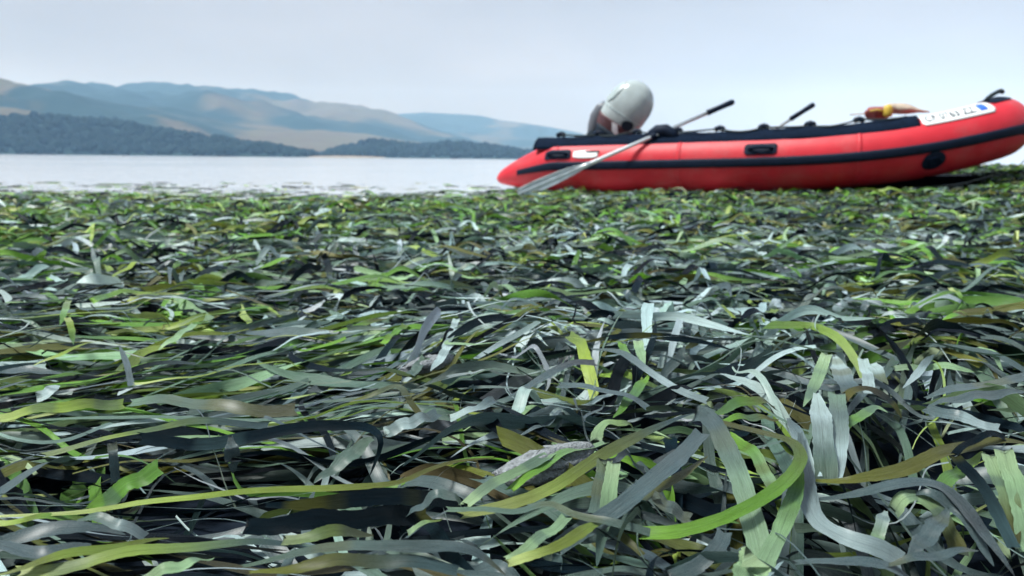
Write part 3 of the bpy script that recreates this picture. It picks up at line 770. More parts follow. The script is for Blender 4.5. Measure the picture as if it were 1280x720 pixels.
# -- which blades show largest: splat everything near into a coarse depth buffer
BW, BH = 800, 450
owner = []; dep = []; pix = []
def splat(V, base):
    N_, K_, X_, _ = V.shape
    a = np.linspace(0, 1, 4)
    row = V[:, :-1, None] * (1 - a[None, None, :, None, None]) + V[:, 1:, None] * a[None, None, :, None, None]   # N,K-1,4,X,3
    row = row.reshape(N_, -1, X_, 3)
    b2 = np.linspace(0, 1, 6)
    e0, e1 = row[:, :, 0], row[:, :, -1]
    P = e0[:, :, None] * (1 - b2[None, None, :, None]) + e1[:, :, None] * b2[None, None, :, None]
    P = P.reshape(N_, -1, 3)
    ids = np.repeat(np.arange(N_) + base, P.shape[1])
    P = P.reshape(-1, 3)
    px, py, z = project(P)
    ix, iy = (px * BW / 1280).astype(int), (py * BH / 720).astype(int)
    ok = (z > .1) & (ix >= 0) & (ix < BW) & (iy >= 0) & (iy < BH)
    owner.append(ids[ok]); dep.append(z[ok]); pix.append((iy * BW + ix)[ok])
near = lods[0]
NN = len(near['V'])
splat(near['V'], 0)
splat(np.stack([h['V'] for h in heroes]), NN)
owner, dep, pix = np.concatenate(owner), np.concatenate(dep), np.concatenate(pix)
order = np.argsort(-dep, kind='stable')
buf = np.full(BW * BH, -1); buf[pix[order]] = owner[order]
count = np.bincount(buf[buf >= 0], minlength=NN + len(heroes))
n_free = 300 - len(heroes)
best = np.argsort(-count[:NN])[:n_free]
buf2 = buf.reshape(BH, BW)
cen = {}
ys_, xs_ = np.nonzero(buf2 >= 0); ow = buf2[ys_, xs_]
sx = np.bincount(ow, weights=xs_, minlength=NN + len(heroes)); sy = np.bincount(ow, weights=ys_, minlength=NN + len(heroes))
def centre(i):
    if count[i] == 0: return None
    return sx[i] / count[i] * 1280 / BW, sy[i] / count[i] * 720 / BH

SILT = np.array([{'slate': 1.0, 'pale': .7, 'teal': .8, 'dark': .03, 'brown': .2}.get(k, .35) for k in KINDS_])
def blade_mesh(name, V, C, UV, kind):
    K_, X_ = V.shape[:2]
    o = V[0].mean(0)
    me = np_mesh(name, (V - o), ribbon_faces(1, K_, X_))
    at1 = me.attributes.new('Col', 'FLOAT_COLOR', 'POINT')
    cc = np.ones((K_, X_, 4), np.float32); cc[..., :3] = C[:, None]; cc[..., 3] = SILT[kind]
    at1.data.foreach_set('color', cc.ravel())
    at2 = me.attributes.new('bladeuv', 'FLOAT_VECTOR', 'POINT')
    uu = np.zeros((K_, X_, 3), np.float32); uu[..., :2] = UV; uu[..., 2] = np.linspace(0, 1, X_)[None]
    at2.data.foreach_set('vector', uu.ravel())
    me.materials.append(m_blade)
    ob = obj(name, me); ob.location = o
    return ob

COLWORD = dict(slate='slate-grey', pale='silvery pale', teal='blue-green', dark='near-black', green='bright green', lgreen='light green', yellow='yellow-green', olive='olive', brown='dark brown')
def where(px, py):
    for lim, wd in ((175, 'below the dark wooded hill'), (350, 'below the tan hillside'), (520, 'below the pale far beach'), (650, 'left of the boat stern'),
                    (790, 'below the oar blade'), (930, 'below the oar handle'), (1090, 'below the boat middle'), (9999, 'below the boat bow')):
        if px < lim:
            col_ = wd; break
    row = 'at the bottom edge' if py > 640 else 'low in the foreground' if py > 560 else 'mid foreground' if py > 480 else 'back of the foreground'
    return row, col_
pend = []
for j, h in enumerate(heroes):
    ob = blade_mesh('eelgrass_blade', h['V'], h['C'], h['UV'], h['kind'])
    px, py, z = project(h['V'][:, 1])
    c = centre(NN + j) or (float(px.mean()), float(py.mean()))
    form = 'arched' if h['lift'] > 5.5 else 'long' if h['L'] > .25 else 'short'
    pend.append([ob, KINDS_[h['kind']], form, c, h['note']])
for i in best:
    ob = blade_mesh('eelgrass_blade', near['V'][i], near['C'][i], near['UV'][i], near['kind'][i])
    c = centre(i)
    form = 'arched' if near['arch'][i] > .018 else 'long' if near['L'][i] > .34 else 'short' if near['L'][i] < .24 else 'flat'
    pend.append([ob, KINDS_[near['kind'][i]], form, c, None])
ORD = ['', 'second', 'third', 'fourth', 'fifth', 'sixth', 'seventh', 'eighth', 'ninth', 'tenth']
buckets = {}
for p in pend:
    row, col_ = where(*p[3])
    if p[4]:
        p[0]['label'] = p[4] + ('' if 'edge' in p[4] or 'foreground' in p[4] or 'lower' in p[4] else ' ' + col_)
    else:
        buckets.setdefault((p[2], p[1], row, col_), []).append(p)
    tag(p[0], cat='eelgrass blade', group='eelgrass blades in the foreground')
for (form, kname, row, col_), lst in buckets.items():
    lst.sort(key=lambda p: p[3][0])
    for q, p in enumerate(lst):
        extra = '' if len(lst) == 1 else (', leftmost' if q == 0 else ', rightmost' if q == len(lst) - 1 else ', %s from left' % ORD[min(q, 9)])
        p[0]['label'] = '%s %s blade %s %s%s' % (form, COLWORD[kname], row, col_, extra)

# -- everything else is one mass
mask = np.ones(NN, bool); mask[best] = False
for k_ in ('V', 'C', 'UV', 'kind', 'L', 'arch'): near[k_] = near[k_][mask]
Vs, Fs, Cs, Us, off = [], [], [], [], 0
for l_ in lods:
    N_, K_, X_ = l_['V'].shape[:3]
    Vs.append(l_['V'].reshape(-1, 3)); Fs.append(ribbon_faces(N_, K_, X_) + off); off += N_ * K_ * X_
    cc = np.ones((N_, K_, X_, 4), np.float32); cc[..., :3] = l_['C'][:, :, None]; cc[..., 3] = SILT[l_['kind']][:, None, None]; Cs.append(cc.reshape(-1, 4))
    uu = np.zeros((N_, K_, X_, 3), np.float32); uu[..., :2] = l_['UV']; uu[..., 2] = np.linspace(0, 1, X_)[None, None]; Us.append(uu.reshape(-1, 3))
me = np_mesh('eelgrass_mat', np.concatenate(Vs), np.concatenate(Fs))
at1 = me.attributes.new('Col', 'FLOAT_COLOR', 'POINT'); at1.data.foreach_set('color', np.concatenate(Cs).ravel())
at2 = me.attributes.new('bladeuv', 'FLOAT_VECTOR', 'POINT'); at2.data.foreach_set('vector', np.concatenate(Us).ravel())
matob = obj('eelgrass_mat', me, m_blade)
tag(matob, 'tangled mat of stranded eelgrass covering the whole tidal flat', 'eelgrass', kind='stuff')

# -- two clods of grey silt caught on the blades
m_silt = material('grey_silt', (0.20, 0.215, 0.225), 0.9, 0.2, noise=0.45, nscale=260, bump=1.0, bscale=420, bdist=0.003)
def clod(px, py, lift, a, b_, c, rot, label, seed):
    d = rays(np.array([px]), np.array([py]))[0]; P = CAM + d * ((0.07 + lift - CAM[2]) / d[2])
    q = np.random.default_rng(seed); V = []; nu, nv = 26, 16
    for i in range(nv + 1):
        for j in range(nu):
            th, ph = math.pi * i / nv, 2 * math.pi * j / nu
            n_ = np.array([math.sin(th) * math.cos(ph), math.sin(th) * math.sin(ph), math.cos(th)])
            f = 1 + .35 * float(fbm(np.array([n_[0] * 1.7 + n_[2] + seed]), np.array([n_[1] * 1.7 - n_[2]]), seed, 4)[0]) + q.normal(0, .03)
            V.append(n_ * (a, b_, c) * f)
    F = [(i * nu + j, i * nu + (j + 1) % nu, (i + 1) * nu + (j + 1) % nu, (i + 1) * nu + j) for i in range(nv) for j in range(nu)]
    o = mesh('silt_clod', V, F, m_silt); o.location = P; o.rotation_euler = (0, R(-6), R(rot))
    tag(o, label, 'silt clod', 'clods of grey silt on the eelgrass')
clod(676, 583, 0.028, .040, .016, .010, 35, 'large grainy grey silt clod in the centre foreground', 4)
clod(532, 457, 0.030, .034, .010, .008, 40, 'small grey silt clod on blades behind the folded black blade', 9)
# ------------------------------------------------------------------ the inflatable boat
m_red = material('red_tube_fabric', (0.56, 0.018, 0.032), 0.48, 0.35, noise=0.10, nscale=7, bump=0.12, bscale=9, bdist=0.01, dirt=(0.36, 0.17, 0.16), dirt_amt=0.35)
m_blk = material('black_rubber', (0.004, 0.010, 0.026), 0.6, 0.15, noise=0.3, nscale=15, bump=0.3, bscale=120)
m_blk2 = material('black_webbing', (0.004, 0.010, 0.024), 0.9, 0.08, noise=0.4, nscale=40, bump=0.8, bscale=160)
m_hull = material('dark_hull_fabric', (0.010, 0.014, 0.034), 0.6, 0.2, noise=0.3, nscale=10)
m_alu = material('brushed_aluminium', (0.62, 0.65, 0.66), 0.38, 0.5, metal=0.75, noise=0.12, nscale=30)
m_oarblade = material('grey_plastic', (0.44, 0.50, 0.53), 0.5, 0.4, noise=0.2, nscale=14)
m_white = material('white_vinyl', (0.78, 0.80, 0.80), 0.45, 0.4, noise=0.05, nscale=20)
m_ink = material('dark_ink', (0.012, 0.022, 0.035), 0.6, 0.2)
m_blue = material('blue_sticker', (0.03, 0.13, 0.62), 0.45, 0.4)
m_cowl = material('pale_grey_cowl', (0.36, 0.405, 0.405), 0.2, 0.5, noise=0.22, nscale=7)
m_cowl2 = material('mid_grey_cowl_shade_and_seam', (0.34, 0.40, 0.40), 0.35, 0.5, noise=0.1, nscale=6)
m_cowlred = material('dull_red_band', (0.085, 0.035, 0.04), 0.45, 0.4, noise=0.15, nscale=30)
m_leg = material('grey_motor_leg', (0.12, 0.13, 0.15), 0.4, 0.5, noise=0.1, nscale=10)
m_yel = material('yellow_plastic', (0.55, 0.38, 0.05), 0.5, 0.4, noise=0.1, nscale=30)
m_tan = material('tan_canvas', (0.42, 0.34, 0.27), 0.9, 0.1, noise=0.25, nscale=25, bump=0.6, bscale=60, bdist=0.004)
m_bag = material('faded_red_bag', (0.26, 0.08, 0.07), 0.7, 0.2, noise=0.25, nscale=20, bump=0.5, bscale=40, bdist=0.005)
m_rope = material('dark_rope', (0.03, 0.04, 0.045), 0.85, 0.2, noise=0.3, nscale=60)
m_wood2 = material('grey_transom_board', (0.10, 0.11, 0.12), 0.6, 0.3, noise=0.3, nscale=12)

m_guard = material('grey_rubber_guard', (0.045, 0.06, 0.085), 0.6, 0.2, noise=0.3, nscale=20)
PITCHB = R(1.8)
BW_M = Matrix.Translation((BOAT_ORG[0] + 0.74 * math.sin(BOAT_A), BOAT_ORG[1] + 0.74 * math.cos(BOAT_A), -0.035)) @ Matrix.Rotation(-BOAT_A, 4, 'Z') @ Matrix.Rotation(-PITCHB, 4, 'Y')
boat = empty('inflatable_boat', (0, 0, 0)); boat.matrix_world = BW_M
tag(boat, 'red inflatable boat with black rub strip stranded on the eelgrass', 'boat')

RT = 0.275; UB, UA, VH = 3.05, 1.73, 0.74            # tube radius; straight length; bow length; half beam
def path_uv(n=220):
    pts = [(u, -VH) for u in np.linspace(0, UB, 90)[:-1]]
    ph = np.linspace(0, math.pi, 100)
    for p in ph:
        c = math.cos(p); pts.append((UB + UA * math.sin(p) ** 0.92, -VH * math.copysign(abs(c) ** 0.95, c)))
    pts += [(u, VH) for u in np.linspace(UB, 0, 90)[1:]]
    return np.array(pts)
P2 = path_uv()
_seg = np.concatenate([[0], np.cumsum(np.linalg.norm(np.diff(P2, axis=0), axis=1))])
STOT = _seg[-1]
def axis_at(s):
    u, v = np.interp(s, _seg, P2[:, 0]), np.interp(s, _seg, P2[:, 1])
    e = 0.01
    du = np.interp(s + e, _seg, P2[:, 0]) - np.interp(s - e, _seg, P2[:, 0]); dv = np.interp(s + e, _seg, P2[:, 1]) - np.interp(s - e, _seg, P2[:, 1])
    l = math.hypot(du, dv) + 1e-9
    d = min(s, STOT - s)                                # from the nearer stern tip
    r_ = 0.045 + (RT - 0.045) * min(1, max(0, d / 0.72)) ** 0.72
    zc = 0.155 + (RT - 0.155) * min(1, d / 0.72) ** 0.8 + 0.27 * max(0, (u - 2.2) / (UB + UA - 2.2)) ** 3.6
    return np.array([u, v, zc]), np.array([dv / l, -du / l, 0]), r_
def tube_pt(s, ang, off=0.0, rr=None):
    c, o, r_ = axis_at(s)
    r_ = rr if rr is not None else r_
    return c + (r_ + off) * (math.cos(ang) * o + math.sin(ang) * np.array([0, 0, 1]))
def s_of_px(px, ang=0.0):
    """station on the near tube that the photograph shows at pixel column px"""
    bs, bd = 0, 1e9
    for s in np.linspace(0, STOT * 0.52, 400):
        w = BW_M @ Vector(tube_pt(s, ang)); d = abs(project(np.array(w)[None])[0][0] - px)
        if d < bd: bs, bd = s, d
    return bs
# the tube itself
ss = np.concatenate([np.linspace(0, 0.8, 24)[:-1], np.linspace(0.8, STOT - 0.8, 150), np.linspace(STOT - 0.8, STOT, 24)[1:]])
NA = 40; V = []
for s in ss:
    for a in np.linspace(0, 2 * math.pi, NA, endpoint=False):
        V.append(tube_pt(s, a))
F = [(i * NA + j, (i + 1) * NA + j, (i + 1) * NA + (j + 1) % NA, i * NA + (j + 1) % NA) for i in range(len(ss) - 1) for j in range(NA)]
for end, i0 in ((0, 0), (STOT, (len(ss) - 1) * NA)):
    c, o, r_ = axis_at(end); V.append(c + np.array([-0.03, 0, 0])); k = len(V) - 1
    F += [((i0 + j), (i0 + (j + 1) % NA), k) if end == 0 else ((i0 + (j + 1) % NA), i0 + j, k) for j in range(NA)]
tube = mesh('tube', V, F, m_red, boat)
def band(name, s0, s1, a0, a1, off0, off1, mat, parent, n=120, na=8, rfun=None):
    """a raised strip on the tube from station s0 to s1 between angles a0 and a1 (closed on all sides)"""
    st = np.linspace(s0, s1, n); an = np.linspace(a0, a1, na); V = []
    for s in st:
        for a in an: V.append(tube_pt(s, a, off0, rfun(s) if rfun else None))
        for k, a in enumerate(an[::-1]):
            V.append(tube_pt(s, a, off1 if 0 < k < na - 1 else off1 * 0.75 + off0 * .25, rfun(s) if rfun else None))
    m = 2 * na
    F = [(i * m + j, i * m + (j + 1) % m, (i + 1) * m + (j + 1) % m, (i + 1) * m + j) for i in range(n - 1) for j in range(m)]
    F += [tuple(range(m))[::-1], tuple((n - 1) * m + j for j in range(m))]
    return mesh(name, V, F, mat, parent)
sA, sN = s_of_px(645), s_of_px(1276)
band('rub_strake', 0.30, STOT - 0.30, R(-9), R(8), -0.004, 0.022, m_blk, boat, 240, 6)
band('nose_guard', STOT / 2 - 0.24, STOT / 2 + 0.24, R(-11), R(10), 0.001, 0.028, m_guard, boat, 40, 6)
# seam tapes where the tube panels join
for s in (0.78, 2.05, 3.62):
    for s_ in (s, STOT - s):
        band('seam_tape', s_ - 0.018, s_ + 0.018, R(-70), R(240), -0.003, 0.0022, m_red, tube, 3, 30)
# black pad along the top of each tube
sp0, sp1 = 0.50, s_of_px(1148, R(60))
for flip in (0, 1):
    st = np.linspace(sp0, sp1, 90); V = []
    prof = [(-.085, -.055), (-.105, -.02), (-.10, .018), (-.075, .038), (-.03, .046), (.03, .046), (.075, .038), (.10, .018), (.105, -.02), (.085, -.055)]
    for i, s in enumerate(st):
        c, o, r_ = axis_at(STOT - s if flip else s)
        top = max(c[2] + r_, 2 * RT - 0.004)
        lump = 0.010 * float(fbm(np.array([s * 3.1 + 7 * flip]), np.array([0.3]), 90, 3)[0])
        for (a, b_) in prof:
            w_ = a * 1.9
            V.append(c * (1, 1, 0) + o * w_ + np.array([0, 0, top - 0.004 + b_ * 0.75 + lump - (RT - math.sqrt(RT * RT - w_ * w_))]))
    m = len(prof)
    F = [(i * m + j, i * m + (j + 1) % m, (i + 1) * m + (j + 1) % m, (i + 1) * m + j) for i in range(len(st) - 1) for j in range(m)]
    F += [tuple(range(m)), tuple((len(st) - 1) * m + j for j in range(m))]
    mesh('gunwale_pad', V, F, m_blk2, boat)
def sweep(pts, rad, n=8):
    pts = [np.asarray(p, float) for p in pts]; V = []
    up = np.array([0.13, 0.21, 1.0]); m = len(pts)
    rs = rad if hasattr(rad, '__len__') else [rad] * m
    for i, p in enumerate(pts):
        t_ = pts[min(i + 1, m - 1)] - pts[max(i - 1, 0)]; t_ /= np.linalg.norm(t_) + 1e-12
        a = np.cross(t_, up); a /= np.linalg.norm(a) + 1e-12; b_ = np.cross(t_, a)
        for k in range(n):
            q = 2 * math.pi * k / n; V.append(p + rs[i] * (math.cos(q) * a + math.sin(q) * b_))
    F = [(i * n + k, i * n + (k + 1) % n, (i + 1) * n + (k + 1) % n, (i + 1) * n + k) for i in range(m - 1) for k in range(n)]
    F += [tuple(range(n))[::-1], tuple((m - 1) * n + k for k in range(n))]
    return V, F
# grab line threaded along the pad, with its patches
for flip in (0, 1):
    knots = np.linspace(0.75, sp1 - 0.05, 9); pts = []
    for k in range(len(knots) - 1):
        for f in np.linspace(0, 1, 12, endpoint=False):
            s = knots[k] + (knots[k + 1] - knots[k]) * f
            c, o, r_ = axis_at(STOT - s if flip else s)
            sag = 4 * f * (1 - f)
            pts.append(c + o * (0.03 + 0.09 * sag) + np.array([0, 0, r_ + 0.045 - 0.022 * sag + 0.012 * math.sin(9 * s)]))
    V, F = sweep(pts, 0.009, 6); gl = mesh('grab_line', V, F, m_rope, boat)
    for k in knots[:-1]:
        c, o, r_ = axis_at(STOT - k if flip else k)
        p = c + np.array([0, 0, r_ + 0.034]) + o * 0.03
        V, F = sweep([p + np.array([-.045, 0, 0]), p + np.array([-.03, 0, .016]), p + np.array([0, 0, .024]), p + np.array([.03, 0, .016]), p + np.array([.045, 0, 0])], [.02, .026, .028, .026, .02], 8)
        mesh('line_patch', V, F, m_blk, gl)
# carry handles: a rectangular patch with a moulded grip
def surf_patch(name, s0, s1, a0, a1, off, mat, parent, rounding=0.25, ns=14, na=10):
    V = []
    for i in range(ns):
        fs = i / (ns - 1) * 2 - 1
        for j in range(na):
            fa = j / (na - 1) * 2 - 1
            k = max(0, (abs(fs) - (1 - rounding)) / rounding); k2 = 1 - 0.35 * k ** 2.5
            V.append(tube_pt(s0 + (s1 - s0) * (fs + 1) / 2, (a0 + a1) / 2 + (a1 - a0) / 2 * fa * k2, off))
    F = [(i * na + j, (i + 1) * na + j, (i + 1) * na + j + 1, i * na + j + 1) for i in range(ns - 1) for j in range(na - 1)]
    o = mesh(name, V, F, mat, parent)
    md = o.modifiers.new('thickness', 'SOLIDIFY'); md.thickness = 0.005; md.offset = 0
    return o
for pa, pb, a0, a1 in ((681, 713, 14, 36), (930, 972, 13, 36)):
    s0, s1 = s_of_px(pa, R(25)), s_of_px(pb, R(25))
    for fl in (0, 1):
        q0, q1 = (s0, s1) if not fl else (STOT - s1, STOT - s0)
        hp = surf_patch('handle_patch', q0, q1, R(a0), R(a1), 0.005, m_blk, boat)
        pts = []
        for f in np.linspace(0, 1, 9):
            pts.append(tube_pt(q0 + (q1 - q0) * (0.12 + 0.76 * f), R((a0 + a1) / 2), 0.008 + 0.035 * math.sin(math.pi * f) ** 0.6))
        V, F = sweep(pts, 0.013, 8); mesh('carry_handle', V, F, m_blk2, hp)
# maker's mark: a white swoosh with a dark streak, too blurred to read
lg = surf_patch('maker_mark', s_of_px(717, R(25)), s_of_px(748, R(25)), R(15), R(32), 0.004, m_white, boat, 0.9)
surf_patch('maker_mark_streak', s_of_px(732, R(30)), s_of_px(750, R(30)), R(27), R(31), 0.008, m_ink, lg, 0.9)
# round towing patch with its ring
sv = s_of_px(1168, R(-28)); V = []
nr_, nn = 6, 28
for i in range(nr_ + 1):
    for k in range(nn):
        rr_ = 0.088 * i / nr_; q = 2 * math.pi * k / nn
        V.append(tube_pt(sv + rr_ * math.cos(q), R(-27) + rr_ * math.sin(q) / RT, 0.012 * (1 - (i / nr_) ** 4) + 0.002))
F = [(i * nn + k, (i + 1) * nn + k, (i + 1) * nn + (k + 1) % nn, i * nn + (k + 1) % nn) for i in range(nr_) for k in range(nn)]
tp = mesh('towing_patch', V, F, m_blk, boat)
pts = [tube_pt(sv + 0.042 * math.cos(q), R(-27) + 0.042 * math.sin(q) / RT, 0.026) for q in np.linspace(0, 2 * math.pi, 22)]
V, F = sweep(pts, 0.007, 6); mesh('towing_ring', V, F, m_blk2, tp)
# registration board on the bow shoulder, with number and sticker
sr0, sr1 = s_of_px(1150, R(62)), s_of_px(1238, R(62))
A0, A1 = R(43), R(82)
reg = surf_patch('registration_board', sr0, sr1, A0, A1, 0.006, m_white, boat, 0.06, 24, 8)
def text_on_tube(txt, s0, s1, a0, a1, off, mat, parent, name):
    cu = bpy.data.curves.new(name, 'FONT'); cu.body = txt; cu.size = 1.0; cu.resolution_u = 3; cu.offset = 0.012
    tmp = bpy.data.objects.new(name, cu); COL.objects.link(tmp)
    dg = bpy.context.evaluated_depsgraph_get(); me = bpy.data.meshes.new_from_object(tmp.evaluated_get(dg))
    COL.objects.unlink(tmp); bpy.data.objects.remove(tmp)
    co = np.array([v.co[:] for v in me.vertices]); mn, mx_ = co.min(0), co.max(0)
    for v in me.vertices:
        f, h = (v.co.x - mn[0]) / (mx_[0] - mn[0]), (v.co.y - mn[1]) / (mx_[1] - mn[1])
        v.co = Vector(tube_pt(s0 + (s1 - s0) * f, a0 + (a1 - a0) * h, off))
    me.materials.clear()
    return obj(name, me, mat, parent)
ds_ = sr1 - sr0
text_on_tube('CF 0763 ZZ', sr0 + 0.05 * ds_, sr0 + 0.74 * ds_, R(51), R(72), 0.0125, m_ink, reg, 'registration_number')
surf_patch('registration_sticker', sr0 + 0.79 * ds_, sr0 + 0.90 * ds_, R(52), R(73), 0.012, m_blue, reg, 0.1)
# hull skin between the tubes, keel rising to the bow
us = np.linspace(0.55, UB + UA - 0.05, 44); V = []; nv = 15
for u in us:
    k = np.argmin(np.abs(P2[:110, 0] - u)); s = _seg[k]; c, o, r_ = axis_at(s)
    ve, ze = c[1] - 0.10 * (1 - float(sstep(4.2, 4.7, u))), c[2] - r_ * 0.86
    dk = 0.10 * math.sin(math.pi * min(1, (u + 0.3) / 5.2)) ** 0.6 + 0.05 * float(sstep(2.8, 4.0, u)) * (1 - 0.55 * float(sstep(4.2, 4.75, u)))
    for f in np.linspace(-1, 1, nv):
        V.append((u, -ve * f, ze - 0.012 - dk * (1 - abs(f) ** 1.3)))
F = [(i * nv + j, i * nv + j + 1, (i + 1) * nv + j + 1, (i + 1) * nv + j) for i in range(len(us) - 1) for j in range(nv - 1)]
mesh('hull_skin', V, F, m_hull, boat)
V = [(v[0], v[1] * 0.8, max(v[2] + 0.19, 0.17) if abs(v[1]) < 9 else v[2]) for v in V]
mesh('floorboard', V, F, m_wood2, boat)
def boxm(x0, x1, y0, y1, z0, z1, bev=0.012):
    import bmesh
    bm = bmesh.new(); bmesh.ops.create_cube(bm, size=1)
    for v in bm.verts:
        v.co = Vector(((x0 + x1) / 2 + v.co.x * (x1 - x0), (y0 + y1) / 2 + v.co.y * (y1 - y0), (z0 + z1) / 2 + v.co.z * (z1 - z0)))
    bmesh.ops.bevel(bm, geom=bm.edges[:], offset=bev, segments=2, affect='EDGES', profile=0.5)
    return bm
def box(name, x0, x1, y0, y1, z0, z1, mat, parent, bev=0.012):
    bm = boxm(x0, x1, y0, y1, z0, z1, bev); me = bpy.data.meshes.new(name); bm.to_mesh(me); bm.free()
    return obj(name, me, mat, parent)
box('transom', 0.80, 0.85, -0.52, 0.52, 0.06, 0.60, m_wood2, boat)
box('thwart', 1.95, 2.20, -0.62, 0.62, 0.47, 0.50, m_alu, boat)
# bow handle and its bracket
cb, ob_, rb = axis_at(STOT / 2 - 0.25)
hp = np.array(cb) + np.array([0.0, 0, rb])
bh = surf_patch('bow_patch', STOT / 2 - 0.40, STOT / 2 - 0.12, R(66), R(104), 0.006, m_blk, boat, 0.3)
pts = [tube_pt(STOT / 2 - 0.38 + 0.24 * f, R(84), 0.012 + 0.028 * math.sin(math.pi * f) ** 0.5 + 0.035 * f) for f in np.linspace(0, 1, 10)]
V, F = sweep(pts, 0.020, 8); mesh('bow_handle', V, F, m_rope, bh)
# oarlocks
LOCK = {}
for fl in (0, 1):
    s = s_of_px(829, R(75)); s = STOT - s - (-0.10) if fl else s
    c, o, r_ = axis_at(s)
    b0 = c + np.array([0, 0, r_]) + o * 0.10
    V, F = sweep([b0 + (-.13, 0, -.045), b0 + (-.10, 0, .012), b0 + (-.05, 0, .045), b0 + (.03, 0, .05), b0 + (.08, 0, .018), b0 + (.14, 0, -.04)], [.05, .062, .066, .064, .058, .045], 12)
    lk = mesh('oarlock', V, F, m_blk, boat)
    V, F = sweep([b0 + (0, 0, .04), b0 + (0, 0, .085)], 0.014, 8); mesh('lock_pin', V, F, m_alu, lk)
    LOCK[fl] = BW_M @ Vector(b0 + np.array([0, 0, 0.10]))

# ------------------------------------------------------------------ oars (rest in the locks, so they are things of their own)
def oar(tip, grip_end, label, side):
    tip, ge = np.array(tip), np.array(grip_end)
    root = empty('oar', tuple(tip)); tag(root, label, 'oar', 'oars of the red boat')
    ax = ge - tip; Ln = np.linalg.norm(ax); ax /= Ln
    lat = np.cross(ax, (0, 0, 1)); lat /= np.linalg.norm(lat); nb = np.cross(lat, ax)
    # blade faces the viewer's side
    w = lat * math.cos(side) + nb * math.sin(side); th = np.cross(ax, w)
    P = lambda d: ax * d
    V, F = sweep([P(0.60), P(0.78), P(Ln * .5), P(Ln - 0.30)], 0.0195, 12); mesh('shaft', V, F, m_alu, root)
    g = Ln - 0.30
    V, F = sweep([P(g), P(g + .01), P(g + .15), P(g + .28), P(g + .30)], [.022, .029, .026, .030, .022], 12); mesh('grip', V, F, m_blk, root)
    V, F = [], []
    prof = [(0.0, .036), (0.02, .050), (0.18, .060), (0.40, .056), (0.58, .042), (0.70, .024), (0.77, .021)]
    nw = 9
    for d, hw in prof:
        for sgn in (1, -1):
            for j in range(nw) if sgn == 1 else range(nw - 1, -1, -1):
                f = j / (nw - 1) * 2 - 1
                rib = 0.016 * max(0, 1 - abs(f) * hw / 0.020) if d < .77 else 0.016
                V.append(P(d) + w * f * hw + th * sgn * (0.003 + rib + 0.004 * (1 - abs(f))) + th * 0.02 * (f * f) * (1 if d < .6 else 0))
    m = 2 * nw
    F = [(i * m + j, i * m + (j + 1) % m, (i + 1) * m + (j + 1) % m, (i + 1) * m + j) for i in range(len(prof) - 1) for j in range(m)]
    F += [tuple(range(m))[::-1], tuple((len(prof) - 1) * m + j for j in range(m))]
    mesh('blade', V, F, m_oarblade, root)
    V, F = sweep([P(Ln * .62 - .03), P(Ln * .62), P(Ln * .62 + .03)], [.026, .034, .026], 12); mesh('oar_collar', V, F, m_blk, root)
oar(at(648, 243, 7.78), at(917, 127, 8.15), 'aluminium oar on the near side with its blade on the eelgrass', R(100))
fg = at(1018, 130, 9.15); ft = Vector(BW_M @ Vector((0.75, 1.25, 0.05)))
_lk = LOCK[1]
_dir = (fg - at(974, 158, 9.35)).normalized()
oar(tuple(Vector(fg) - _dir * 2.15), tuple(fg), 'oar on the far side showing only handle and short shaft', R(80))

# ------------------------------------------------------------------ outboard motor, tilted up on the transom
mot = empty('outboard_motor', BW_M @ Vector((0.93, 0.0, 0.61)))
tag(mot, 'pale grey outboard motor tilted forward at the boat stern', 'outboard motor')
TILT = R(33)
mot.scale = (1.0, 1.0, 1.04)
mot.rotation_euler = (Matrix.Rotation(-BOAT_A, 4, 'Z') @ Matrix.Rotation(TILT, 4, 'Y')).to_euler()
# local frame: z along the leg upwards, x forward
def loft(secs, n=32, power=2.6):
    V = []
    for (z, cx, cy, rx, ry) in secs:
        for k in range(n):
            q = 2 * math.pi * k / n; c, s_ = math.cos(q), math.sin(q)
            V.append((cx + rx * math.copysign(abs(c) ** (2 / power), c), cy + ry * math.copysign(abs(s_) ** (2 / power), s_), z))
    m = len(secs)
    F = [(i * n + k, i * n + (k + 1) % n, (i + 1) * n + (k + 1) % n, (i + 1) * n + k) for i in range(m - 1) for k in range(n)]
    F += [tuple(range(n))[::-1], tuple((m - 1) * n + k for k in range(n))]
    return V, F
X0 = 0.08
def cowl_r(z):                                           # half sizes of the cowl at height z
    f = (z - 0.10) / 0.60
    e_ = math.sqrt(max(0.0, 1 - (2 * abs(f - 0.47) / 1.06) ** 2.5)) if f > 0.47 else 0.80 + 0.20 * math.sin(max(f, 0) / 0.47 * math.pi / 2)
    return 0.245 * e_, 0.195 * e_
zs = np.concatenate([np.linspace(0.19, 0.60, 14), np.linspace(0.61, 0.699, 10)])
V, F = loft([(z, X0 + 0.02 * math.sin((z - .2) * 4), 0, *cowl_r(z)) for z in zs]); cowl = mesh('cowl', V, F, m_cowl, mot)
V, F = loft([(z, X0, 0, cowl_r(z)[0] * 1.012 + .004, cowl_r(z)[1] * 1.012 + .004) for z in np.linspace(0.10, 0.225, 6)]); bandm = mesh('cowl_band', V, F, m_cowlred, mot)
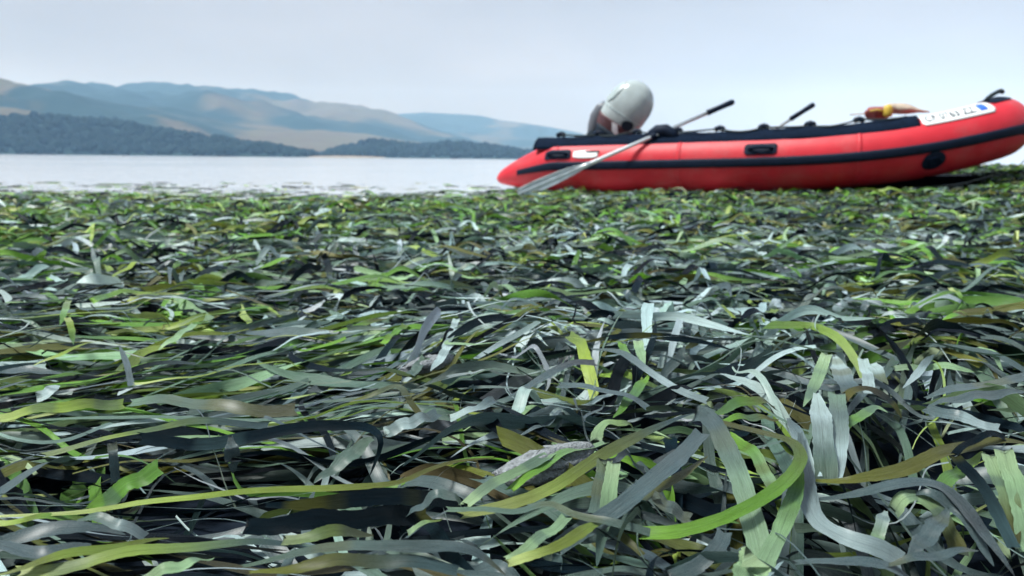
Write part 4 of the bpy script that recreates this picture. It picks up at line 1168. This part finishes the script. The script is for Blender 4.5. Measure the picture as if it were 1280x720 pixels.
# panel painting in the dark line and shade on the rear upper side, round black cap and pale stripe on the side facing the shore
def cowl_patch(name, pts, mat, parent, off):
    """polygon fan on the cowl's starboard (-y) side; pts are (angle from -y towards +x, z)"""
    V = []; 
    def P(a, z, o):
        rx, ry = cowl_r(z); q = -math.pi / 2 + a; c, s_ = math.cos(q), math.sin(q); p = 2 / 2.6
        x, y_ = (rx * 1.016 + .005 + o) * math.copysign(abs(c) ** p, c), (ry * 1.016 + .005 + o) * math.copysign(abs(s_) ** p, s_)
        return (X0 + 0.02 * math.sin((z - .2) * 4) * (z > .22) + x, y_, z)
    cxm = np.mean(pts, 0); n = len(pts); rings = 6
    for i in range(1, rings + 1):
        for (a, z) in pts:
            V.append(P(cxm[0] + (a - cxm[0]) * i / rings, cxm[1] + (z - cxm[1]) * i / rings, off))
    V.append(P(cxm[0], cxm[1], off))
    F = [(i * n + k, i * n + (k + 1) % n, (i + 1) * n + (k + 1) % n, (i + 1) * n + k) for i in range(rings - 1) for k in range(n)]
    F += [(len(V) - 1, (k + 1) % n, k) for k in range(n)]
    return mesh(name, V, F, mat, parent)
V, F = loft([(z, X0 + 0.02 * math.sin((z - .2) * 4), 0, cowl_r(z)[0] * 1.006 + .002, cowl_r(z)[1] * 1.006 + .002) for z in (0.318, 0.322, 0.330, 0.334)]); mesh('cowl_seam', V, F, m_cowl2, cowl)
box('cowl_latch', X0 + .20, X0 + .235, -.03, .03, .24, .31, m_ink, mot, .008)
cowl_patch('cowl_shade_panel', [(-1.25, .36), (-.75, .36), (-.55, .42), (-.50, .50), (-.55, .585), (-.8, .61), (-1.2, .60), (-1.4, .50)], m_cowl2, cowl, 0.003)
cowl_patch('cowl_cap', [(.62 + .32 * math.cos(q), .262 + .055 * math.sin(q)) for q in np.linspace(0, 2 * math.pi, 20, endpoint=False)], m_ink, bandm, 0.012)
cowl_patch('cowl_stripe', [(.0, .21), (.2, .215), (.5, .135), (.42, .112), (.15, .13)], m_white, bandm, 0.006)
V, F = loft([(-.12, X0 - .02, 0, .09, .085), (-.02, X0, 0, .13, .11), (0.06, X0 + .01, 0, .19, .15), (0.115, X0 + .01, 0, .215, .17)]); mesh('engine_tray', V, F, m_ink, mot)
V, F = loft([(-0.95, -.02, 0, .10, .022), (-0.86, 0, 0, .13, .035), (-0.70, .01, 0, .085, .04), (-0.30, .02, 0, .075, .05), (0.02, .03, 0, .085, .07)], 24, 2.2); leg = mesh('leg', V, F, m_leg, mot)
V, F = loft([(-.10, -.07, 0, .06, .05), (.02, -.13, 0, .07, .055), (.12, -.16, 0, .075, .065), (.24, -.17, 0, .065, .06), (.32, -.15, 0, .04, .045)], 20, 2.4); mesh('rear_housing', V, F, m_leg, mot)
V, F = sweep([(-.16, 0, -.86), (-.14, 0, -.86), (.10, 0, -.86), (.16, 0, -.86)], [.03, .05, .05, .015], 14); gc = mesh('gearcase', V, F, m_leg, leg)
for k in range(3):
    q = 2 * math.pi * k / 3; V = []
    for i in range(6):
        for j in range(5):
            rr_ = .03 + .10 * i / 5; aa = q + (j / 4 - .5) * 1.2 * math.sin(math.pi * (i + 1) / 7)
            V.append((-.17 + .05 * (j / 4 - .5), rr_ * math.cos(aa), -.86 + rr_ * math.sin(aa)))
    F = [(i * 5 + j, i * 5 + j + 1, (i + 1) * 5 + j + 1, (i + 1) * 5 + j) for i in range(5) for j in range(4)]
    mesh('propeller_blade', V, F, m_ink, gc)
V, F = [], []
box('clamp_bracket', -.06, .07, -.12, .12, -.20, .05, m_ink, mot)
V, F = sweep([(.20, .0, .02), (.42, -.02, -.02), (.62, -.03, -.06)], [.022, .02, .024], 10); mesh('tiller', V, F, m_ink, mot)
box('steering_bracket', -.12, .22, -.14, .14, -.16, .0, m_ink, mot, 0.03)

# ------------------------------------------------------------------ gear lying on the bow
def at_deck(px, py, depth): return at(px, py, depth)
def lump(name, loc, rad3, rot, mat, label, cat, seed, power=2.4, amp=.18):
    V = []; nu, nv_ = 28, 16
    for i in range(nv_ + 1):
        for j in range(nu):
            th_, ph_ = math.pi * i / nv_, 2 * math.pi * j / nu
            f = lambda c: math.copysign(abs(c) ** (2 / power), c)
            n_ = np.array([f(math.sin(th_)) * f(math.cos(ph_)), f(math.sin(th_)) * f(math.sin(ph_)), f(math.cos(th_))])
            k = 1 + amp * float(fbm(np.array([n_[0] * 1.6 + seed]), np.array([n_[1] * 1.6 + n_[2]]), seed, 3)[0])
            V.append(n_ * rad3 * k)
    F = [(i * nu + j, i * nu + (j + 1) % nu, (i + 1) * nu + (j + 1) % nu, (i + 1) * nu + j) for i in range(nv_) for j in range(nu)]
    o = mesh(name, V, F, mat); o.location = loc; o.rotation_euler = rot
    if label: tag(o, label, cat)
    return o
lump('gear_bag', at(1097, 141, 7.75), (.11, .09, .062), (0, R(-4), R(-25)), m_bag, 'small dull red bag on the bow beside the yellow float', 'bag', 33)
yf = empty('float', at(1110, 139, 7.6)); tag(yf, 'small yellow float between the red bag and tan cloth', 'float')
V, F = sweep([(0, 0, -.055), (0, 0, -.045), (0, 0, -.02), (0, 0, .03), (0, 0, .05), (0, 0, .062)], [.02, .038, .042, .040, .03, .010], 14); fb = mesh('float_body', V, F, m_yel, yf)
V, F = sweep([(-.045, 0, .0), (-.10, 0, .012), (-.16, .02, .0)], .008, 6); mesh('float_cord', V, F, m_yel, yf)
# tan cloth folded to a point at its right end, a thin batten sticking out to the left
V = []; nx, ny = 26, 12
for i in range(nx):
    f = i / (nx - 1); hw = .16 * (1 - .75 * max(0, f - .55) / .45); hz = .065 * (0.55 + .45 * math.sin(math.pi * min(1, f * 1.25))) * (1 - .75 * max(0, f - .5) / .5)
    for j in range(ny):
        q = 2 * math.pi * j / ny; k = 1 + .12 * float(fbm(np.array([f * 6.0]), np.array([math.cos(q) * 1.3 + 5]), 44, 3)[0])
        V.append(((f - .5) * .40, hw * math.cos(q) * k, hz * math.sin(q) * k * (1 if math.sin(q) > 0 else .6) + .02 * f * (1 - f)))
F = [(i * ny + j, i * ny + (j + 1) % ny, (i + 1) * ny + (j + 1) % ny, (i + 1) * ny + j) for i in range(nx - 1) for j in range(ny)] + [tuple(range(ny))[::-1], tuple((nx - 1) * ny + j for j in range(ny))]
cl = mesh('folded_cloth', V, F, m_tan); cl.location = at(1132, 138.5, 7.7); cl.rotation_euler = (0, R(4), R(-25))
tag(cl, 'tan folded cloth with a pointed end lying on the bow', 'cloth')
a0_, b0_ = at(1062, 143.5, 7.95), at(1120, 140, 7.80)
V, F = sweep([a0_, a0_ * .5 + b0_ * .5 + Vector((0, 0, .006)), b0_], [.006, .007, .007], 6)
V = [np.array(v) - np.array(a0_) for v in V]
st_ = mesh('thin_pole', V, F, m_tan); st_.location = a0_
tag(st_, 'thin pale pole sticking out left from the gear on the bow', 'pole')
# painter line hanging from the bow to the eelgrass
p0 = BW_M @ Vector(tube_pt(STOT / 2 - 0.10, R(-20), 0.02))
g1 = at(1256, 216, 7.1); g2 = at(1200, 222, 7.0); g1.z = max(g1.z, float(Hb(np.array([g1.x]), np.array([g1.y]))[0]) + .03); g2.z = float(Hb(np.array([g2.x]), np.array([g2.y]))[0]) + .04
pts = catmull([p0, p0 * .55 + g1 * .45 + Vector((.02, -.06, -.05)), g1, g1 * .5 + g2 * .5 + Vector((0, -.08, .015)), g2, g2 + Vector((-.12, -.06, -.01))], 40)
V, F = sweep([p - np.array(p0) for p in pts], .0042, 6)
ln = mesh('mooring_line', V, F, m_rope); ln.location = p0
tag(ln, 'thin dark mooring line hanging from the boat bow to the eelgrass', 'rope')

# ------------------------------------------------------------------ haze over the bay
me = bpy.data.meshes.new('haze')
hx0, hx1, hy0, hy1, hz0, hz1 = -7600, 7600, -950, 7600, -8, 620
hv = [(x_, y_, z_) for z_ in (hz0, hz1) for y_ in (hy0, hy1) for x_ in (hx0, hx1)]
me.from_pydata(hv, [], [(0, 2, 3, 1), (4, 5, 7, 6), (0, 1, 5, 4), (1, 3, 7, 5), (3, 2, 6, 7), (2, 0, 4, 6)]); me.update()
m_haze = bpy.data.materials.new('bay_haze'); m_haze.use_nodes = True
t = m_haze.node_tree; t.nodes.clear()
o_ = t.nodes.new('ShaderNodeOutputMaterial'); pv = t.nodes.new('ShaderNodeVolumePrincipled')
pv.inputs['Color'].default_value = (0.34, 0.57, 0.86, 1); pv.inputs['Absorption Color'].default_value = (1, 1, 1, 1); pv.inputs['Density'].default_value = 0.00017; pv.inputs['Anisotropy'].default_value = 0.0
t.links.new(pv.outputs[0], o_.inputs['Volume'])
hz = obj('haze', me, m_haze); tag(hz, 'pale sea haze filling the air over the bay', 'haze', kind='stuff')
hz.display_type = 'WIRE'
